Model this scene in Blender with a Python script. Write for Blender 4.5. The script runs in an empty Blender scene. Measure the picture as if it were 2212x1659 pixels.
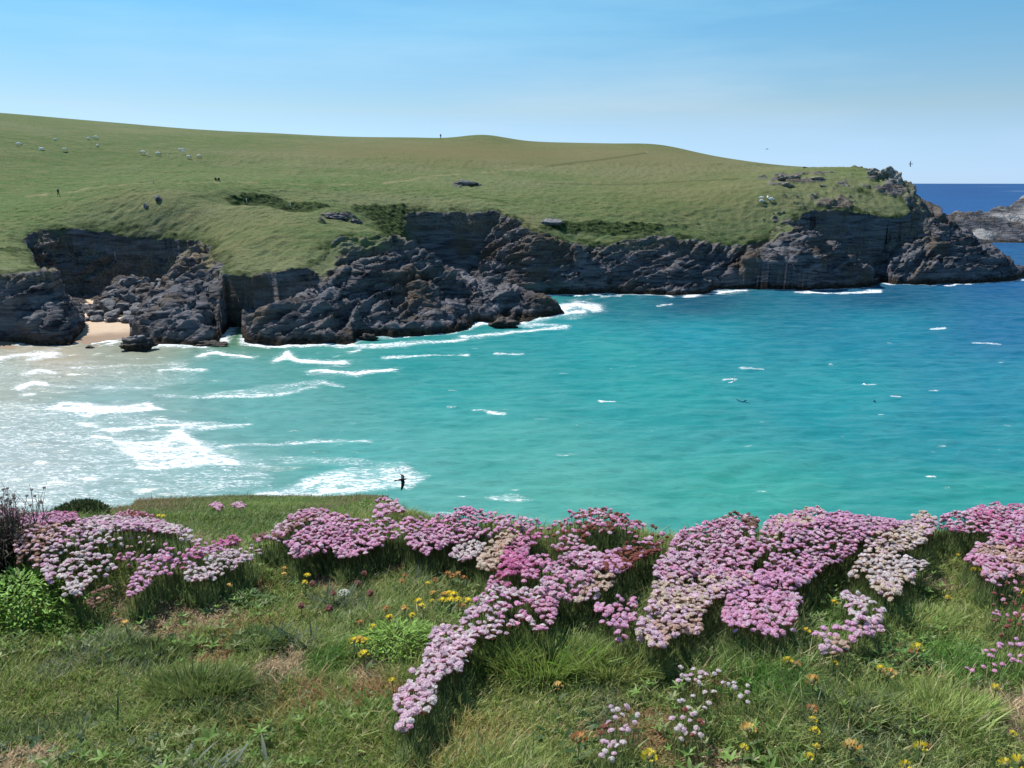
import bpy, bmesh, math, random
import numpy as np
from mathutils import Vector, Matrix

# ------------------------------------------------------------------ camera, world, sun
S = 0.7                      # metres per survey unit of the far shore
H = 35.0 * S                 # eye height above the sea
CX, CY, F = 1106.0, 829.5, 1736.0
TH = math.radians(14.18)
SUN_EL, SUN_AZ = math.radians(53), math.radians(-46)     # azimuth from +Y, negative = left

scene = bpy.context.scene
col = scene.collection
cam = bpy.data.cameras.new('camera'); cam_o = bpy.data.objects.new('camera', cam); col.objects.link(cam_o)
cam_o.location = (0, 0, H); cam_o.rotation_euler = (math.pi/2 - TH, 0, 0)
cam.sensor_width = 36; cam.lens = 36*F/2212.0; cam.clip_start = 0.05; cam.clip_end = 80000
scene.camera = cam_o

sd = Vector((math.cos(SUN_EL)*math.sin(SUN_AZ), math.cos(SUN_EL)*math.cos(SUN_AZ), math.sin(SUN_EL)))
sun = bpy.data.lights.new('sun', 'SUN'); sun.energy = 3.9; sun.angle = math.radians(0.5); sun.color = (1, .96, .9)
sun_o = bpy.data.objects.new('sun', sun); col.objects.link(sun_o)
sun_o.rotation_euler = sd.to_track_quat('Z', 'Y').to_euler()

world = bpy.data.worlds.new('World'); scene.world = world; world.use_nodes = True
nt = world.node_tree; nt.nodes.clear()
N = nt.nodes.new; LK = nt.links.new
sky = N('ShaderNodeTexSky'); sky.sky_type = 'NISHITA'; sky.sun_disc = False
sky.sun_elevation = SUN_EL; sky.sun_rotation = SUN_AZ
sky.air_density = 1.0; sky.dust_density = 0.0; sky.ozone_density = 1.5; sky.altitude = 20
tc = N('ShaderNodeTexCoord'); mp = N('ShaderNodeMapping'); mp.inputs['Scale'].default_value = (1.2, 2.0, 9.0)
mp.inputs['Rotation'].default_value = (0, math.radians(-9), 0)
cn = N('ShaderNodeTexNoise'); cn.inputs['Scale'].default_value = 1.7; cn.inputs['Detail'].default_value = 7; cn.inputs['Roughness'].default_value = .55
cr = N('ShaderNodeValToRGB'); cr.color_ramp.elements[0].position = .47; cr.color_ramp.elements[1].position = .78
cr.color_ramp.elements[0].color = (0, 0, 0, 1); cr.color_ramp.elements[1].color = (.30, .30, .30, 1)
mx = N('ShaderNodeMix'); mx.data_type = 'RGBA'; mx.inputs[7].default_value = (9.6, 9.0, 8.6, 1)
bg = N('ShaderNodeBackground'); bg.inputs[1].default_value = 0.105
wo = N('ShaderNodeOutputWorld')
tint = N('ShaderNodeMix'); tint.data_type = 'RGBA'; tint.blend_type = 'MULTIPLY'; tint.inputs[0].default_value = 1
sx_ = N('ShaderNodeSeparateXYZ'); el_ = N('ShaderNodeMapRange'); el_.inputs[1].default_value = 0; el_.inputs[2].default_value = .4
hz_ = N('ShaderNodeValToRGB'); e_ = hz_.color_ramp.elements; e_[0].color = (.36, .575, 1.14, 1); e_[1].color = (.375, .66, .76, 1)
e1_ = e_.new(.2); e1_.color = (.49, .575, .67, 1); e2_ = e_.new(.45); e2_.color = (.385, .665, .76, 1)
LK(tc.outputs['Generated'], sx_.inputs[0]); LK(sx_.outputs[2], el_.inputs[0]); LK(el_.outputs[0], hz_.inputs[0]); LK(hz_.outputs[0], tint.inputs[7])
LK(tc.outputs['Generated'], mp.inputs[0]); LK(mp.outputs[0], cn.inputs[0]); LK(cn.outputs[0], cr.inputs[0])
LK(cr.outputs[0], mx.inputs[0]); LK(sky.outputs[0], mx.inputs[6]); LK(mx.outputs[2], tint.inputs[6]); LK(tint.outputs[2], bg.inputs[0]); LK(bg.outputs[0], wo.inputs[0])

scene.view_settings.view_transform = 'Standard'; scene.view_settings.look = 'None'
scene.view_settings.exposure = 0.62; scene.view_settings.gamma = 1.0
scene.cycles.use_denoising = True
scene.cycles.max_bounces = 6; scene.cycles.diffuse_bounces = 3; scene.cycles.glossy_bounces = 2
scene.cycles.transmission_bounces = 3; scene.cycles.caustics_reflective = False; scene.cycles.caustics_refractive = False

rng = np.random.default_rng(7); random.seed(7)

# ------------------------------------------------------------------ survey helpers
cT, sT = math.cos(TH), math.sin(TH)
def ray(px, py):
    u = (px-CX)/F; v = (CY-py)/F
    return np.array([u, cT+v*sT, -sT+v*cT])
def at(px, py, Y):                      # point at forward distance Y (metres)
    d = ray(px, py); return np.array([0, 0, H]) + d*(Y/d[1])
def atS(px, py, Ys): return at(px, py, Ys*S)
def sea(px, py):
    d = ray(px, py); return np.array([0, 0, H]) + d*(H/-d[2])
def pix(x, y, z):                       # survey angles of a world point
    dz = z-H; dep = y*cT-dz*sT; up = y*sT+dz*cT
    return CX+F*x/dep, CY-F*up/dep

def lin(c):
    c = np.asarray(c, float)/255.0
    return np.where(c <= .04045, c/12.92, ((c+.055)/1.055)**2.4)

def smooth(a, b, x):
    t = np.clip((x-a)/(b-a), 0, 1); return t*t*(3-2*t)

def _h(ix, iy, iz, seed):
    n = (ix*374761393 + iy*668265263 + iz*2147483647 + seed*1274126177) & 0xFFFFFFFF
    n = ((n ^ (n >> 13))*1274126177) & 0xFFFFFFFF
    n = ((n ^ (n >> 15))*2246822519) & 0xFFFFFFFF
    return ((n ^ (n >> 16)) & 0xFFFFFF)/16777215.0
def vnoise(x, y, z, seed=0):
    x, y, z = np.broadcast_arrays(np.asarray(x, float), np.asarray(y, float), np.asarray(z, float))
    ix, iy, iz = np.floor(x).astype(np.int64), np.floor(y).astype(np.int64), np.floor(z).astype(np.int64)
    fx, fy, fz = x-ix, y-iy, z-iz
    fx, fy, fz = [f*f*f*(f*(f*6-15)+10) for f in (fx, fy, fz)]
    out = 0
    for dx in (0, 1):
        wx = fx if dx else 1-fx
        for dy in (0, 1):
            wy = fy if dy else 1-fy
            for dz in (0, 1):
                out = out + wx*wy*(fz if dz else 1-fz)*_h(ix+dx, iy+dy, iz+dz, seed)
    return out*2-1
def fbm(x, y, z, o=4, seed=0, g=.5):
    a, s, t, f = 1, 0, 0, 1
    for k in range(o):
        s = s+a*vnoise(x*f+k*17.3, y*f-k*9.1, z*f+k*5.7, seed+k); t += a; a *= g; f *= 2.03
    return s/t
def ridged(x, y, z, o=4, seed=0):
    a, s, t, f = 1, 0, 0, 1
    for k in range(o):
        s = s+a*(1-np.abs(vnoise(x*f+k*7.3, y*f-k*3.1, z*f, seed+k))*2); t += a; a *= .5; f *= 2.1
    return s/t
def cells(x, y, z, seed=0):             # value of nearest cell, F1, F2
    ix, iy, iz = [np.floor(v).astype(np.int64) for v in (x, y, z)]
    d1 = np.full(x.shape, 9.); d2 = d1.copy(); val = np.zeros(x.shape)
    for dx in (-1, 0, 1):
        for dy in (-1, 0, 1):
            for dz in (-1, 0, 1):
                jx, jy, jz = ix+dx, iy+dy, iz+dz
                d = np.sqrt((jx+_h(jx, jy, jz, seed)-x)**2+(jy+_h(jx, jy, jz, seed+1)-y)**2+(jz+_h(jx, jy, jz, seed+2)-z)**2)
                m = d < d1
                d2 = np.where(m, d1, np.minimum(d2, d)); val = np.where(m, _h(jx, jy, jz, seed+3), val); d1 = np.where(m, d, d1)
    return val, d1, d2
def inside(P, x, y):
    P = np.asarray(P); r = np.zeros(x.shape, bool); n = len(P)
    for i in range(n):
        x0, y0 = P[i][:2]; x1, y1 = P[(i+1) % n][:2]
        if y0 == y1: continue
        c = ((y0 > y) != (y1 > y)) & (x < (x1-x0)*(y-y0)/(y1-y0)+x0); r ^= c
    return r
def linedist(P, x, y, closed=False):    # distance, interpolated 3rd coordinate
    P = np.asarray(P, float); n = len(P); D = np.full(x.shape, 1e9); Z = np.zeros(x.shape)
    for i in range(n if closed else n-1):
        a = P[i]; b = P[(i+1) % n]; ex, ey = b[0]-a[0], b[1]-a[1]; L = ex*ex+ey*ey+1e-9
        t = np.clip(((x-a[0])*ex+(y-a[1])*ey)/L, 0, 1)
        d = np.hypot(x-a[0]-t*ex, y-a[1]-t*ey); m = d < D
        if P.shape[1] > 2: Z = np.where(m, a[2]+t*(b[2]-a[2]), Z)
        D = np.where(m, d, D)
    return D, Z

# ------------------------------------------------------------------ mesh helpers
def tag(o, label=None, cat=None, group=None, kind=None):
    if label: o['label'] = label
    if cat: o['category'] = cat
    if group: o['group'] = group
    if kind: o['kind'] = kind
    return o
def link(name, me, parent=None, loc=None):
    o = bpy.data.objects.new(name, me); col.objects.link(o)
    if parent: o.parent = parent
    if loc is not None: o.location = loc
    return o
def empty(name, loc):
    o = bpy.data.objects.new(name, None); o.empty_display_size = .1; col.objects.link(o); o.location = loc; return o
def mesh(name, v, loops, sizes, mats=(), attrs=None, smooth_=True, mi=None):
    me = bpy.data.meshes.new(name); v = np.ascontiguousarray(v, np.float32); loops = np.asarray(loops, np.int32).ravel(); sizes = np.asarray(sizes, np.int32)
    me.vertices.add(len(v)); me.vertices.foreach_set('co', v.ravel())
    me.loops.add(len(loops)); me.loops.foreach_set('vertex_index', loops)
    me.polygons.add(len(sizes)); st = np.zeros(len(sizes), np.int32); st[1:] = np.cumsum(sizes)[:-1]
    me.polygons.foreach_set('loop_start', st)
    try: me.polygons.foreach_set('loop_total', sizes)
    except Exception: pass
    me.polygons.foreach_set('use_smooth', np.full(len(sizes), smooth_, bool))
    if mi is not None: me.polygons.foreach_set('material_index', np.asarray(mi, np.int32))
    for m in mats: me.materials.append(m)
    for k, a in (attrs or {}).items():
        a = np.asarray(a, np.float32)
        if a.ndim == 1:
            at_ = me.attributes.new(k, 'FLOAT', 'POINT'); at_.data.foreach_set('value', a)
        else:
            if a.shape[1] == 3: a = np.c_[a, np.ones(len(a), np.float32)]
            at_ = me.attributes.new(k, 'FLOAT_COLOR', 'POINT'); at_.data.foreach_set('color', a.ravel())
    me.update(calc_edges=True); return me
def gridfaces(nx, ny):
    i = np.arange(nx-1)[None, :]+np.arange(ny-1)[:, None]*nx
    return np.stack([i, i+1, i+1+nx, i+nx], -1).reshape(-1, 4)
class Tpl:                              # a small shape to repeat
    def __init__(s): s.v = []; s.f = []; s.c = []
    def add(s, v, f, c=(1, 1, 1)):
        b = len(s.v); s.v += [tuple(p) for p in v]; s.f += [tuple(i+b for i in q) for q in f]
        s.c += [c(p) if callable(c) else c for p in v]; return s
    def mesh(s, name, mats, smooth_=True):
        return mesh(name, np.array(s.v), [i for q in s.f for i in q], [len(q) for q in s.f], mats, {'col': np.array(s.c)}, smooth_)
def repeat(tpls, which, pos, mats3, cols, name, mats, smooth_=True):
    V, L, Z, C = [], [], [], []; off = 0
    for k, T in enumerate(tpls):
        idx = np.where(which == k)[0]
        if not len(idx): continue
        tv = np.array(T.v); tc_ = np.array(T.c); lo = np.array([i for q in T.f for i in q]); sz = np.array([len(q) for q in T.f]); n = len(tv)
        vv = np.einsum('nij,vj->nvi', mats3[idx], tv)+pos[idx][:, None, :]
        V.append(vv.reshape(-1, 3)); C.append((tc_[None]*cols[idx][:, None, :]).reshape(-1, 3))
        L.append((lo[None]+(np.arange(len(idx))*n)[:, None]+off).ravel()); Z.append(np.tile(sz, len(idx))); off += n*len(idx)
    return mesh(name, np.concatenate(V), np.concatenate(L), np.concatenate(Z), mats, {'col': np.concatenate(C)}, smooth_)
def rotz(a):
    c, s_ = np.cos(a), np.sin(a); z = np.zeros_like(c); o = np.ones_like(c)
    return np.stack([np.stack([c, -s_, z], -1), np.stack([s_, c, z], -1), np.stack([z, z, o], -1)], -2)
def tilt(ax, ay):
    c, s_ = np.cos(ax), np.sin(ax); z = np.zeros_like(c); o = np.ones_like(c)
    X = np.stack([np.stack([o, z, z], -1), np.stack([z, c, -s_], -1), np.stack([z, s_, c], -1)], -2)
    c, s_ = np.cos(ay), np.sin(ay)
    Y = np.stack([np.stack([c, z, s_], -1), np.stack([z, o, z], -1), np.stack([-s_, z, c], -1)], -2)
    return X@Y
def tube(T, pts, rads, n=6, c=(1, 1, 1), caps=True):
    pts = [Vector(p) for p in pts]; rings = []
    for i, p in enumerate(pts):
        d = (pts[min(i+1, len(pts)-1)]-pts[max(i-1, 0)]).normalized()
        a = d.orthogonal().normalized() if abs(d.z) < .9 else Vector((1, 0, 0)).cross(d).normalized()
        b = d.cross(a)
        rings += [p+(a*math.cos(2*math.pi*k/n)+b*math.sin(2*math.pi*k/n))*rads[i] for k in range(n)]
    f = [(i*n+k, i*n+(k+1) % n, (i+1)*n+(k+1) % n, (i+1)*n+k) for i in range(len(pts)-1) for k in range(n)]
    if caps: f += [tuple(range(n))[::-1], tuple(range((len(pts)-1)*n, len(pts)*n))]
    return T.add(rings, f, c)
def ball(T, c0, r, nu=8, nv=5, c=(1, 1, 1)):
    v = [(c0[0], c0[1], c0[2]-r[2])]
    for j in range(1, nv):
        th = -math.pi/2+math.pi*j/nv
        v += [(c0[0]+r[0]*math.cos(th)*math.cos(2*math.pi*i/nu), c0[1]+r[1]*math.cos(th)*math.sin(2*math.pi*i/nu), c0[2]+r[2]*math.sin(th)) for i in range(nu)]
    v.append((c0[0], c0[1], c0[2]+r[2])); f = []
    for i in range(nu):
        k = (i+1) % nu; f.append((0, 1+k, 1+i)); t = 1+(nv-2)*nu; f.append((len(v)-1, t+i, t+k))
        for j in range(nv-2): f.append((1+j*nu+i, 1+j*nu+k, 1+(j+1)*nu+k, 1+(j+1)*nu+i))
    return T.add(v, f, c)
def skinned(name, joints, edges, mats, sub=2, colf=None):     # one continuous body grown round a skeleton
    me = bpy.data.meshes.new(name+'_rig'); me.from_pydata([j[:3] for j in joints], edges, []); o = bpy.data.objects.new(name+'_rig', me); col.objects.link(o)
    m = o.modifiers.new('s', 'SKIN')
    for i, j in enumerate(joints):
        r = j[3]; me.skin_vertices[0].data[i].radius = (r, j[4] if len(j) > 4 else r)
    me.skin_vertices[0].data[0].use_root = True
    m2 = o.modifiers.new('u', 'SUBSURF'); m2.levels = sub; m2.render_levels = sub
    dg = bpy.context.evaluated_depsgraph_get(); out = bpy.data.meshes.new_from_object(o.evaluated_get(dg))
    bpy.data.objects.remove(o); out.name = name
    n = len(out.vertices); co = np.empty(n*3, np.float32); out.vertices.foreach_get('co', co); co = co.reshape(-1, 3)
    c = np.array([colf(p) for p in co], np.float32); a = out.attributes.new('col', 'FLOAT_COLOR', 'POINT'); a.data.foreach_set('color', np.c_[c, np.ones(n, np.float32)].ravel())
    out.materials.clear()
    for mm in mats: out.materials.append(mm)
    out.polygons.foreach_set('use_smooth', np.ones(len(out.polygons), bool)); return out

# ------------------------------------------------------------------ material helper
class M:
    def __init__(s, name):
        s.m = bpy.data.materials.new(name); s.m.use_nodes = True; s.t = s.m.node_tree; s.t.nodes.clear()
        s.out = s.t.nodes.new('ShaderNodeOutputMaterial')
    def n(s, ty, ins=None, **kw):
        nd = s.t.nodes.new(ty)
        for k, v in kw.items(): setattr(nd, k, v)
        for k, v in (ins or {}).items():
            if isinstance(v, bpy.types.NodeSocket): s.t.links.new(v, nd.inputs[k])
            else: nd.inputs[k].default_value = v
        return nd
    def attr(s, k): return s.n('ShaderNodeAttribute', attribute_name=k)
    def pos(s): return s.n('ShaderNodeNewGeometry').outputs['Position']
    def map(s, v, scale, rot=(0, 0, 0)): return s.n('ShaderNodeMapping', {0: v, 'Scale': scale, 'Rotation': rot}).outputs[0]
    def noise(s, v, scale, det=4, rough=.55, dist=0): return s.n('ShaderNodeTexNoise', {'Vector': v, 'Scale': scale, 'Detail': det, 'Roughness': rough, 'Distortion': dist}).outputs[0]
    def vor(s, v, scale, feature='F1'): return s.n('ShaderNodeTexVoronoi', {'Vector': v, 'Scale': scale}, feature=feature)
    def math(s, op, a, b=0., c=0., clamp=False): return s.n('ShaderNodeMath', {0: a, 1: b, 2: c}, operation=op, use_clamp=clamp).outputs[0]
    def ramp(s, v, a, b): return s.n('ShaderNodeMapRange', {0: v, 1: a, 2: b}, interpolation_type='SMOOTHSTEP').outputs[0]
    def mix(s, f, a, b, mode='MIX'):
        nd = s.t.nodes.new('ShaderNodeMix'); nd.data_type = 'RGBA'; nd.blend_type = mode
        for k, v in ((0, f), (6, a), (7, b)):
            if isinstance(v, bpy.types.NodeSocket): s.t.links.new(v, nd.inputs[k])
            else: nd.inputs[k].default_value = v if k == 0 else tuple(v)[:3]+(1,)
        return nd.outputs[2]
    def bump(s, h, st, dist, nrm=None):
        ins = {'Strength': st, 'Distance': dist, 'Height': h}
        if nrm: ins['Normal'] = nrm
        return s.n('ShaderNodeBump', ins).outputs[0]
    def done(s, sh): s.t.links.new(sh, s.out.inputs[0]); return s.m

def mat_leafy(name, transl=.35, rough=.55, spec=.25):
    m = M(name); c = m.attr('col').outputs['Color']
    p = m.n('ShaderNodeBsdfPrincipled', {'Base Color': c, 'Roughness': rough, 'Specular IOR Level': spec})
    t = m.n('ShaderNodeBsdfTranslucent', {'Color': c})
    return m.done(m.n('ShaderNodeMixShader', {0: transl, 1: p.outputs[0], 2: t.outputs[0]}).outputs[0])
M_LEAF = mat_leafy('leaf'); M_GRASS = mat_leafy('grass_blade', .38, .5, .3); M_PETAL = mat_leafy('petal', .55, .8, .1)
def mat_attr(name, rough=.8, bumps=0, sc=10):
    m = M(name); c = m.attr('col').outputs['Color']; ins = {'Base Color': c, 'Roughness': rough, 'Specular IOR Level': .2}
    if bumps: ins['Normal'] = m.bump(m.noise(m.n('ShaderNodeTexCoord').outputs['Object'], sc), bumps, .02)
    return m.done(m.n('ShaderNodeBsdfPrincipled', ins).outputs[0])
M_WOOL = mat_attr('wool', .95, .6, 25); M_PLAIN = mat_attr('cloth_and_feather', .75); M_WOOD = mat_attr('weathered_wood', .8, .5, 30)

# rock: banded blue-grey slate, brown and tan near the turf, black below the tide line
def rock_nodes(m, P, toprock=None):
    st = m.map(P, (.14, .16, 1.0), (0, math.radians(26), math.radians(14)))
    big = m.noise(P, .09, 3); band = m.noise(st, 1.1, 6, .62, .8); fine = m.noise(P, 1.6, 7, .65)
    c = m.mix(m.ramp(band, .3, .72), (.017, .019, .027), (.195, .192, .208))
    c = m.mix(m.math('MULTIPLY', m.ramp(m.noise(st, 2.3, 4), .5, .7), .55), c, (.16, .15, .14))
    c = m.mix(m.math('MULTIPLY', m.ramp(big, .50, .66), .7), c, (.105, .078, .055))
    c = m.mix(m.math('MULTIPLY', m.ramp(fine, .58, .76), .5), c, (.22, .21, .20))
    z = m.n('ShaderNodeSeparateXYZ', {0: P}).outputs[2]
    zt = m.math('ADD', z, m.math('MULTIPLY', m.noise(P, .35, 4), 2.4))
    c = m.mix(m.math('SUBTRACT', 1., m.ramp(zt, 1.7, 3.0)), c, m.mix(m.ramp(fine, .4, .65), (.016, .014, .012), (.060, .046, .032)))
    cr_ = m.vor(m.map(P, (.35, .35, .9), (0, math.radians(24), .2)), .8, 'DISTANCE_TO_EDGE').outputs[0]
    h = m.math('ADD', m.math('MULTIPLY', band, 1.0), m.math('MULTIPLY', fine, .5))
    h = m.math('ADD', h, m.math('MULTIPLY', m.ramp(cr_, 0, .12), .22))
    return c, h
M_ROCK = M('slate_rock'); _P = M_ROCK.pos(); _c, _hh = rock_nodes(M_ROCK, _P)
M_ROCK = M_ROCK.done(M_ROCK.n('ShaderNodeBsdfPrincipled', {'Base Color': _c, 'Roughness': .72, 'Specular IOR Level': .3, 'Normal': M_ROCK.bump(_hh, .9, .55)}).outputs[0])

m = M('headland_turf_and_rock'); P = m.pos(); rk, hh = rock_nodes(m, P)
a_rock = m.attr('rock').outputs['Fac']; a_scrub = m.attr('scrub').outputs['Fac']; a_path = m.attr('path').outputs['Fac']; a_dry = m.attr('dry').outputs['Fac']; a_top = m.attr('top').outputs['Fac']; a_lush = m.attr('lush').outputs['Fac']
n1 = m.noise(m.map(P, (.35, 1, 1)), .05, 5); n2 = m.noise(m.map(P, (.3, 1.5, 1)), .5, 5, .65); n3 = m.noise(P, 2.2, 5, .7)
g = m.mix(m.ramp(n1, .36, .66), (.108, .158, .060), (.170, .190, .098))
g = m.mix(m.math('MULTIPLY', a_lush, .8), g, (.096, .160, .052))
g = m.mix(m.math('MULTIPLY', m.ramp(n2, .42, .68), .6), g, (.225, .210, .100))
g = m.mix(m.math('MULTIPLY', m.ramp(n3, .46, .66), .55), g, (.050, .080, .022))
g = m.mix(m.math('MULTIPLY', m.ramp(m.noise(m.map(P, (.28, 1.3, 1)), 1.4, 5, .65), .54, .66), .45), g, (.055, .085, .024))
g = m.mix(m.math('MULTIPLY', a_dry, .6), g, (.205, .160, .080))
sc_ = m.mix(m.ramp(m.noise(P, 1.1, 5, .7), .40, .62), (.014, .026, .010), (.070, .105, .034))
sc_ = m.mix(m.math('MULTIPLY', m.ramp(m.noise(P, 2.4, 3), .58, .68), .4), sc_, (.13, .115, .085))
g = m.mix(a_scrub, g, sc_)
g = m.mix(m.math('MULTIPLY', a_path, .8), g, (.30, .25, .15))
rk = m.mix(m.math('MULTIPLY', a_top, m.ramp(m.noise(P, .5, 5), .38, .55)), rk, m.mix(m.ramp(n3, .4, .6), (.10, .08, .055), (.24, .20, .15)))
c = m.mix(a_rock, g, rk)
hg = m.math('ADD', m.math('MULTIPLY', n3, .6), m.math('MULTIPLY', n2, .5))
h = m.n('ShaderNodeMix', {0: a_rock, 2: hg, 3: hh}).outputs[0]
bmp = m.bump(h, .9, .5)
M_LAND = m.done(m.n('ShaderNodeBsdfPrincipled', {'Base Color': c, 'Roughness': .9, 'Specular IOR Level': .05, 'Normal': bmp}).outputs[0])

m = M('beach_sand'); P = m.pos(); z = m.n('ShaderNodeSeparateXYZ', {0: P}).outputs[2]
wet = m.math('SUBTRACT', 1., m.ramp(m.math('ADD', z, m.math('MULTIPLY', m.noise(P, .3), .35)), .42, .75))
c = m.mix(m.noise(P, .8, 5), (.46, .33, .22), (.60, .45, .31)); c = m.mix(wet, c, (.24, .155, .095))
M_SAND = m.done(m.n('ShaderNodeBsdfPrincipled', {'Base Color': c, 'Roughness': .8, 'Normal': m.bump(m.noise(P, 1.5, 5), .4, .2)}).outputs[0])

m = M('sea_water'); P = m.pos(); wc = m.attr('wcol').outputs['Color']; fo = m.attr('foam').outputs['Fac']; wh = m.attr('crest').outputs['Fac']
st = m.map(P, (.30, 1, 1), (0, 0, math.radians(5)))
q1 = m.noise(st, .55, 6, .62, .6); q2 = m.noise(st, 2.3, 5, .6, 1.2); q3 = m.noise(st, 6.0, 4, .6)
rg = m.math('SUBTRACT', 1., m.math('MULTIPLY', m.math('ABSOLUTE', m.math('SUBTRACT', q2, .5)), 5.5), clamp=True)
rg2 = m.math('SUBTRACT', 1., m.math('MULTIPLY', m.math('ABSOLUTE', m.math('SUBTRACT', q1, .5)), 7.), clamp=True)
tex = m.math('ADD', m.math('MULTIPLY', rg, .58), m.math('MULTIPLY', rg2, .26)); tex = m.math('ADD', tex, m.math('MULTIPLY', m.math('SUBTRACT', q3, .5), 1.0))
fa = m.math('MAXIMUM', m.ramp(m.math('ADD', tex, fo), 1.00, 1.42), m.math('MULTIPLY', m.ramp(fo, .15, .9), .22))
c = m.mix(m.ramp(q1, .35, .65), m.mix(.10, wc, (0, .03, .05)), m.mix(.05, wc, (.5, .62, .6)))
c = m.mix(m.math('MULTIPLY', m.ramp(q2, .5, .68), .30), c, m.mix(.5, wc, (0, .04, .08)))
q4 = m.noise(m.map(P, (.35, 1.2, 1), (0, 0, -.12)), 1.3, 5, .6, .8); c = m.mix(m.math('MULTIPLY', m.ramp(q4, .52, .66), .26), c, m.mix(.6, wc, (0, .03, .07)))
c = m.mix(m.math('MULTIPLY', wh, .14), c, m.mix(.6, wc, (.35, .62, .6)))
h = m.math('ADD', m.math('MULTIPLY', q1, 1.), m.math('ADD', m.math('MULTIPLY', q2, .35), m.math('MULTIPLY', q3, .10)))
bmp = m.bump(h, .6, .20)
fr = m.math('MULTIPLY', m.math('MINIMUM', m.n('ShaderNodeFresnel', {'IOR': 1.33, 'Normal': bmp}).outputs[0], .20), .5)
w = m.n('ShaderNodeMixShader', {0: fr, 1: m.n('ShaderNodeBsdfDiffuse', {'Color': c, 'Normal': bmp}).outputs[0], 2: m.n('ShaderNodeBsdfGlossy', {'Color': (1, 1, 1, 1), 'Roughness': .22, 'Normal': bmp}).outputs[0]})
f2 = m.n('ShaderNodeBsdfPrincipled', {'Base Color': (.86, .89, .9, 1), 'Roughness': .8, 'Specular IOR Level': .1, 'Normal': m.bump(m.math('ADD', q3, q2), .5, .25)})
M_SEA = m.done(m.n('ShaderNodeMixShader', {0: fa, 1: w.outputs[0], 2: f2.outputs[0]}).outputs[0])

# ------------------------------------------------------------------ the far headland
GP = [(-500, 245, 430), (0, 247, 460), (300, 270, 450), (600, 288, 440), (900, 297, 430), (1110, 305, 425), (1380, 313, 420), (1500, 330, 400), (1620, 350, 380),
      (1720, 360, 365), (1890, 364, 340), (1940, 385, 320),
      (-300, 580, 178), (0, 580, 181), (92, 578, 187), (52, 508, 228), (150, 486, 238), (215, 490, 238), (320, 508, 234), (420, 515, 228), (465, 548, 210), (482, 585, 195), (530, 592, 195),
      (600, 583, 192), (695, 555, 201), (718, 520, 208), (760, 507, 213), (832, 504, 219),
      (440, 402, 258), (340, 396, 262), (250, 399, 262), (560, 440, 240), (690, 465, 228), (350, 450, 240), (550, 510, 215),
      (80, 423, 285), (450, 392, 300), (650, 400, 292), (800, 420, 292), (1005, 397, 318), (900, 385, 330), (1200, 400, 325), (1400, 400, 330), (1640, 430, 300), (1200, 460, 285), (1400, 460, 290),
      (690, 450, 262), (600, 425, 272), (880, 455, 281), (980, 452, 282), (1115, 470, 274), (1160, 500, 264), (1250, 520, 267), (1400, 510, 275), (1600, 525, 282), (1680, 498, 285),
      (1722, 465, 290), (1758, 445, 297), (1850, 450, 296), (1960, 470, 296), (1985, 455, 298), (1800, 400, 315), (300, 330, 360), (700, 340, 370), (1200, 345, 380), (1600, 380, 345)]
GQ = [atS(*p) for p in GP]
for p in GP[:11]:
    a = atS(*p); GQ.append(a+np.array([a[0]*.15, 60, -9.])); GQ.append(a+np.array([a[0]*.4, 170, -34.]))
for (px, Y, z) in ((640, 250, 24.0), (740, 244, 21.0), (560, 258, 27.5), (820, 250, 18.0), (860, 262, 17)):
    q = atS(px, 400, Y); GQ.append(np.array([q[0], Y*S, z*S]))
GQ = np.array(GQ)
def tps(r2): return .5*r2*np.log(r2+1e-9)
_sc = 100.
_K = tps(((GQ[:, None, :2]-GQ[None, :, :2])**2).sum(-1)/_sc**2)+np.eye(len(GQ))*2e-4
_A = np.block([[_K, np.c_[np.ones(len(GQ)), GQ[:, :2]/_sc]], [np.c_[np.ones(len(GQ)), GQ[:, :2]/_sc].T, np.zeros((3, 3))]])
_w = np.linalg.solve(_A, np.r_[GQ[:, 2], 0, 0, 0])
def Gz(x, y):
    r = _w[-3]+_w[-2]*x/_sc+_w[-1]*y/_sc
    for i, p in enumerate(GQ): r = r+_w[i]*tps(((x-p[0])**2+(y-p[1])**2)/_sc**2)
    kn = atS(1045, 300, 424); k2 = atS(1430, 316, 412); r = r+.9*np.exp(-((x-k2[0])/12)**2-((y-k2[1])/8)**2); r = r+1.9*np.exp(-((x-kn[0])/11)**2-((y-kn[1])/10)**2)
    return np.maximum(r, 4)

FOOTp = [(-600, 752), (-200, 748), (0, 742), (75, 746), (150, 746), (178, 730), (190, 717), (184, 702), (196, 694), (240, 692), (290, 696), (306, 704), (283, 724), (282, 734), (340, 746),
         (440, 749), (478, 739), (500, 705), (540, 705), (533, 741), (600, 747), (750, 743), (772, 733), (800, 728), (850, 728), (975, 720), (1040, 698), (1110, 702), (1215, 677), (1198, 658), (1110, 643),
         (1050, 646), (1010, 648), (960, 645), (905, 632), (930, 622), (1010, 621), (1024, 628), (1030, 635), (1130, 637), (1260, 637), (1300, 635), (1440, 638), (1500, 636), (1560, 625), (1620, 623),
         (1720, 626), (1780, 626), (1850, 623), (1878, 619), (1880, 611), (1893, 609), (1925, 615), (2000, 615), (2100, 613), (2187, 607)]
FOOT = [tuple(sea(*p)[:2]) for p in FOOTp]+[(a*S, b*S) for a, b in ((196, 303), (186, 330), (176, 380), (150, 500), (60, 700), (-400, 900), (-900, 800), (-900, 150))]
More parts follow.
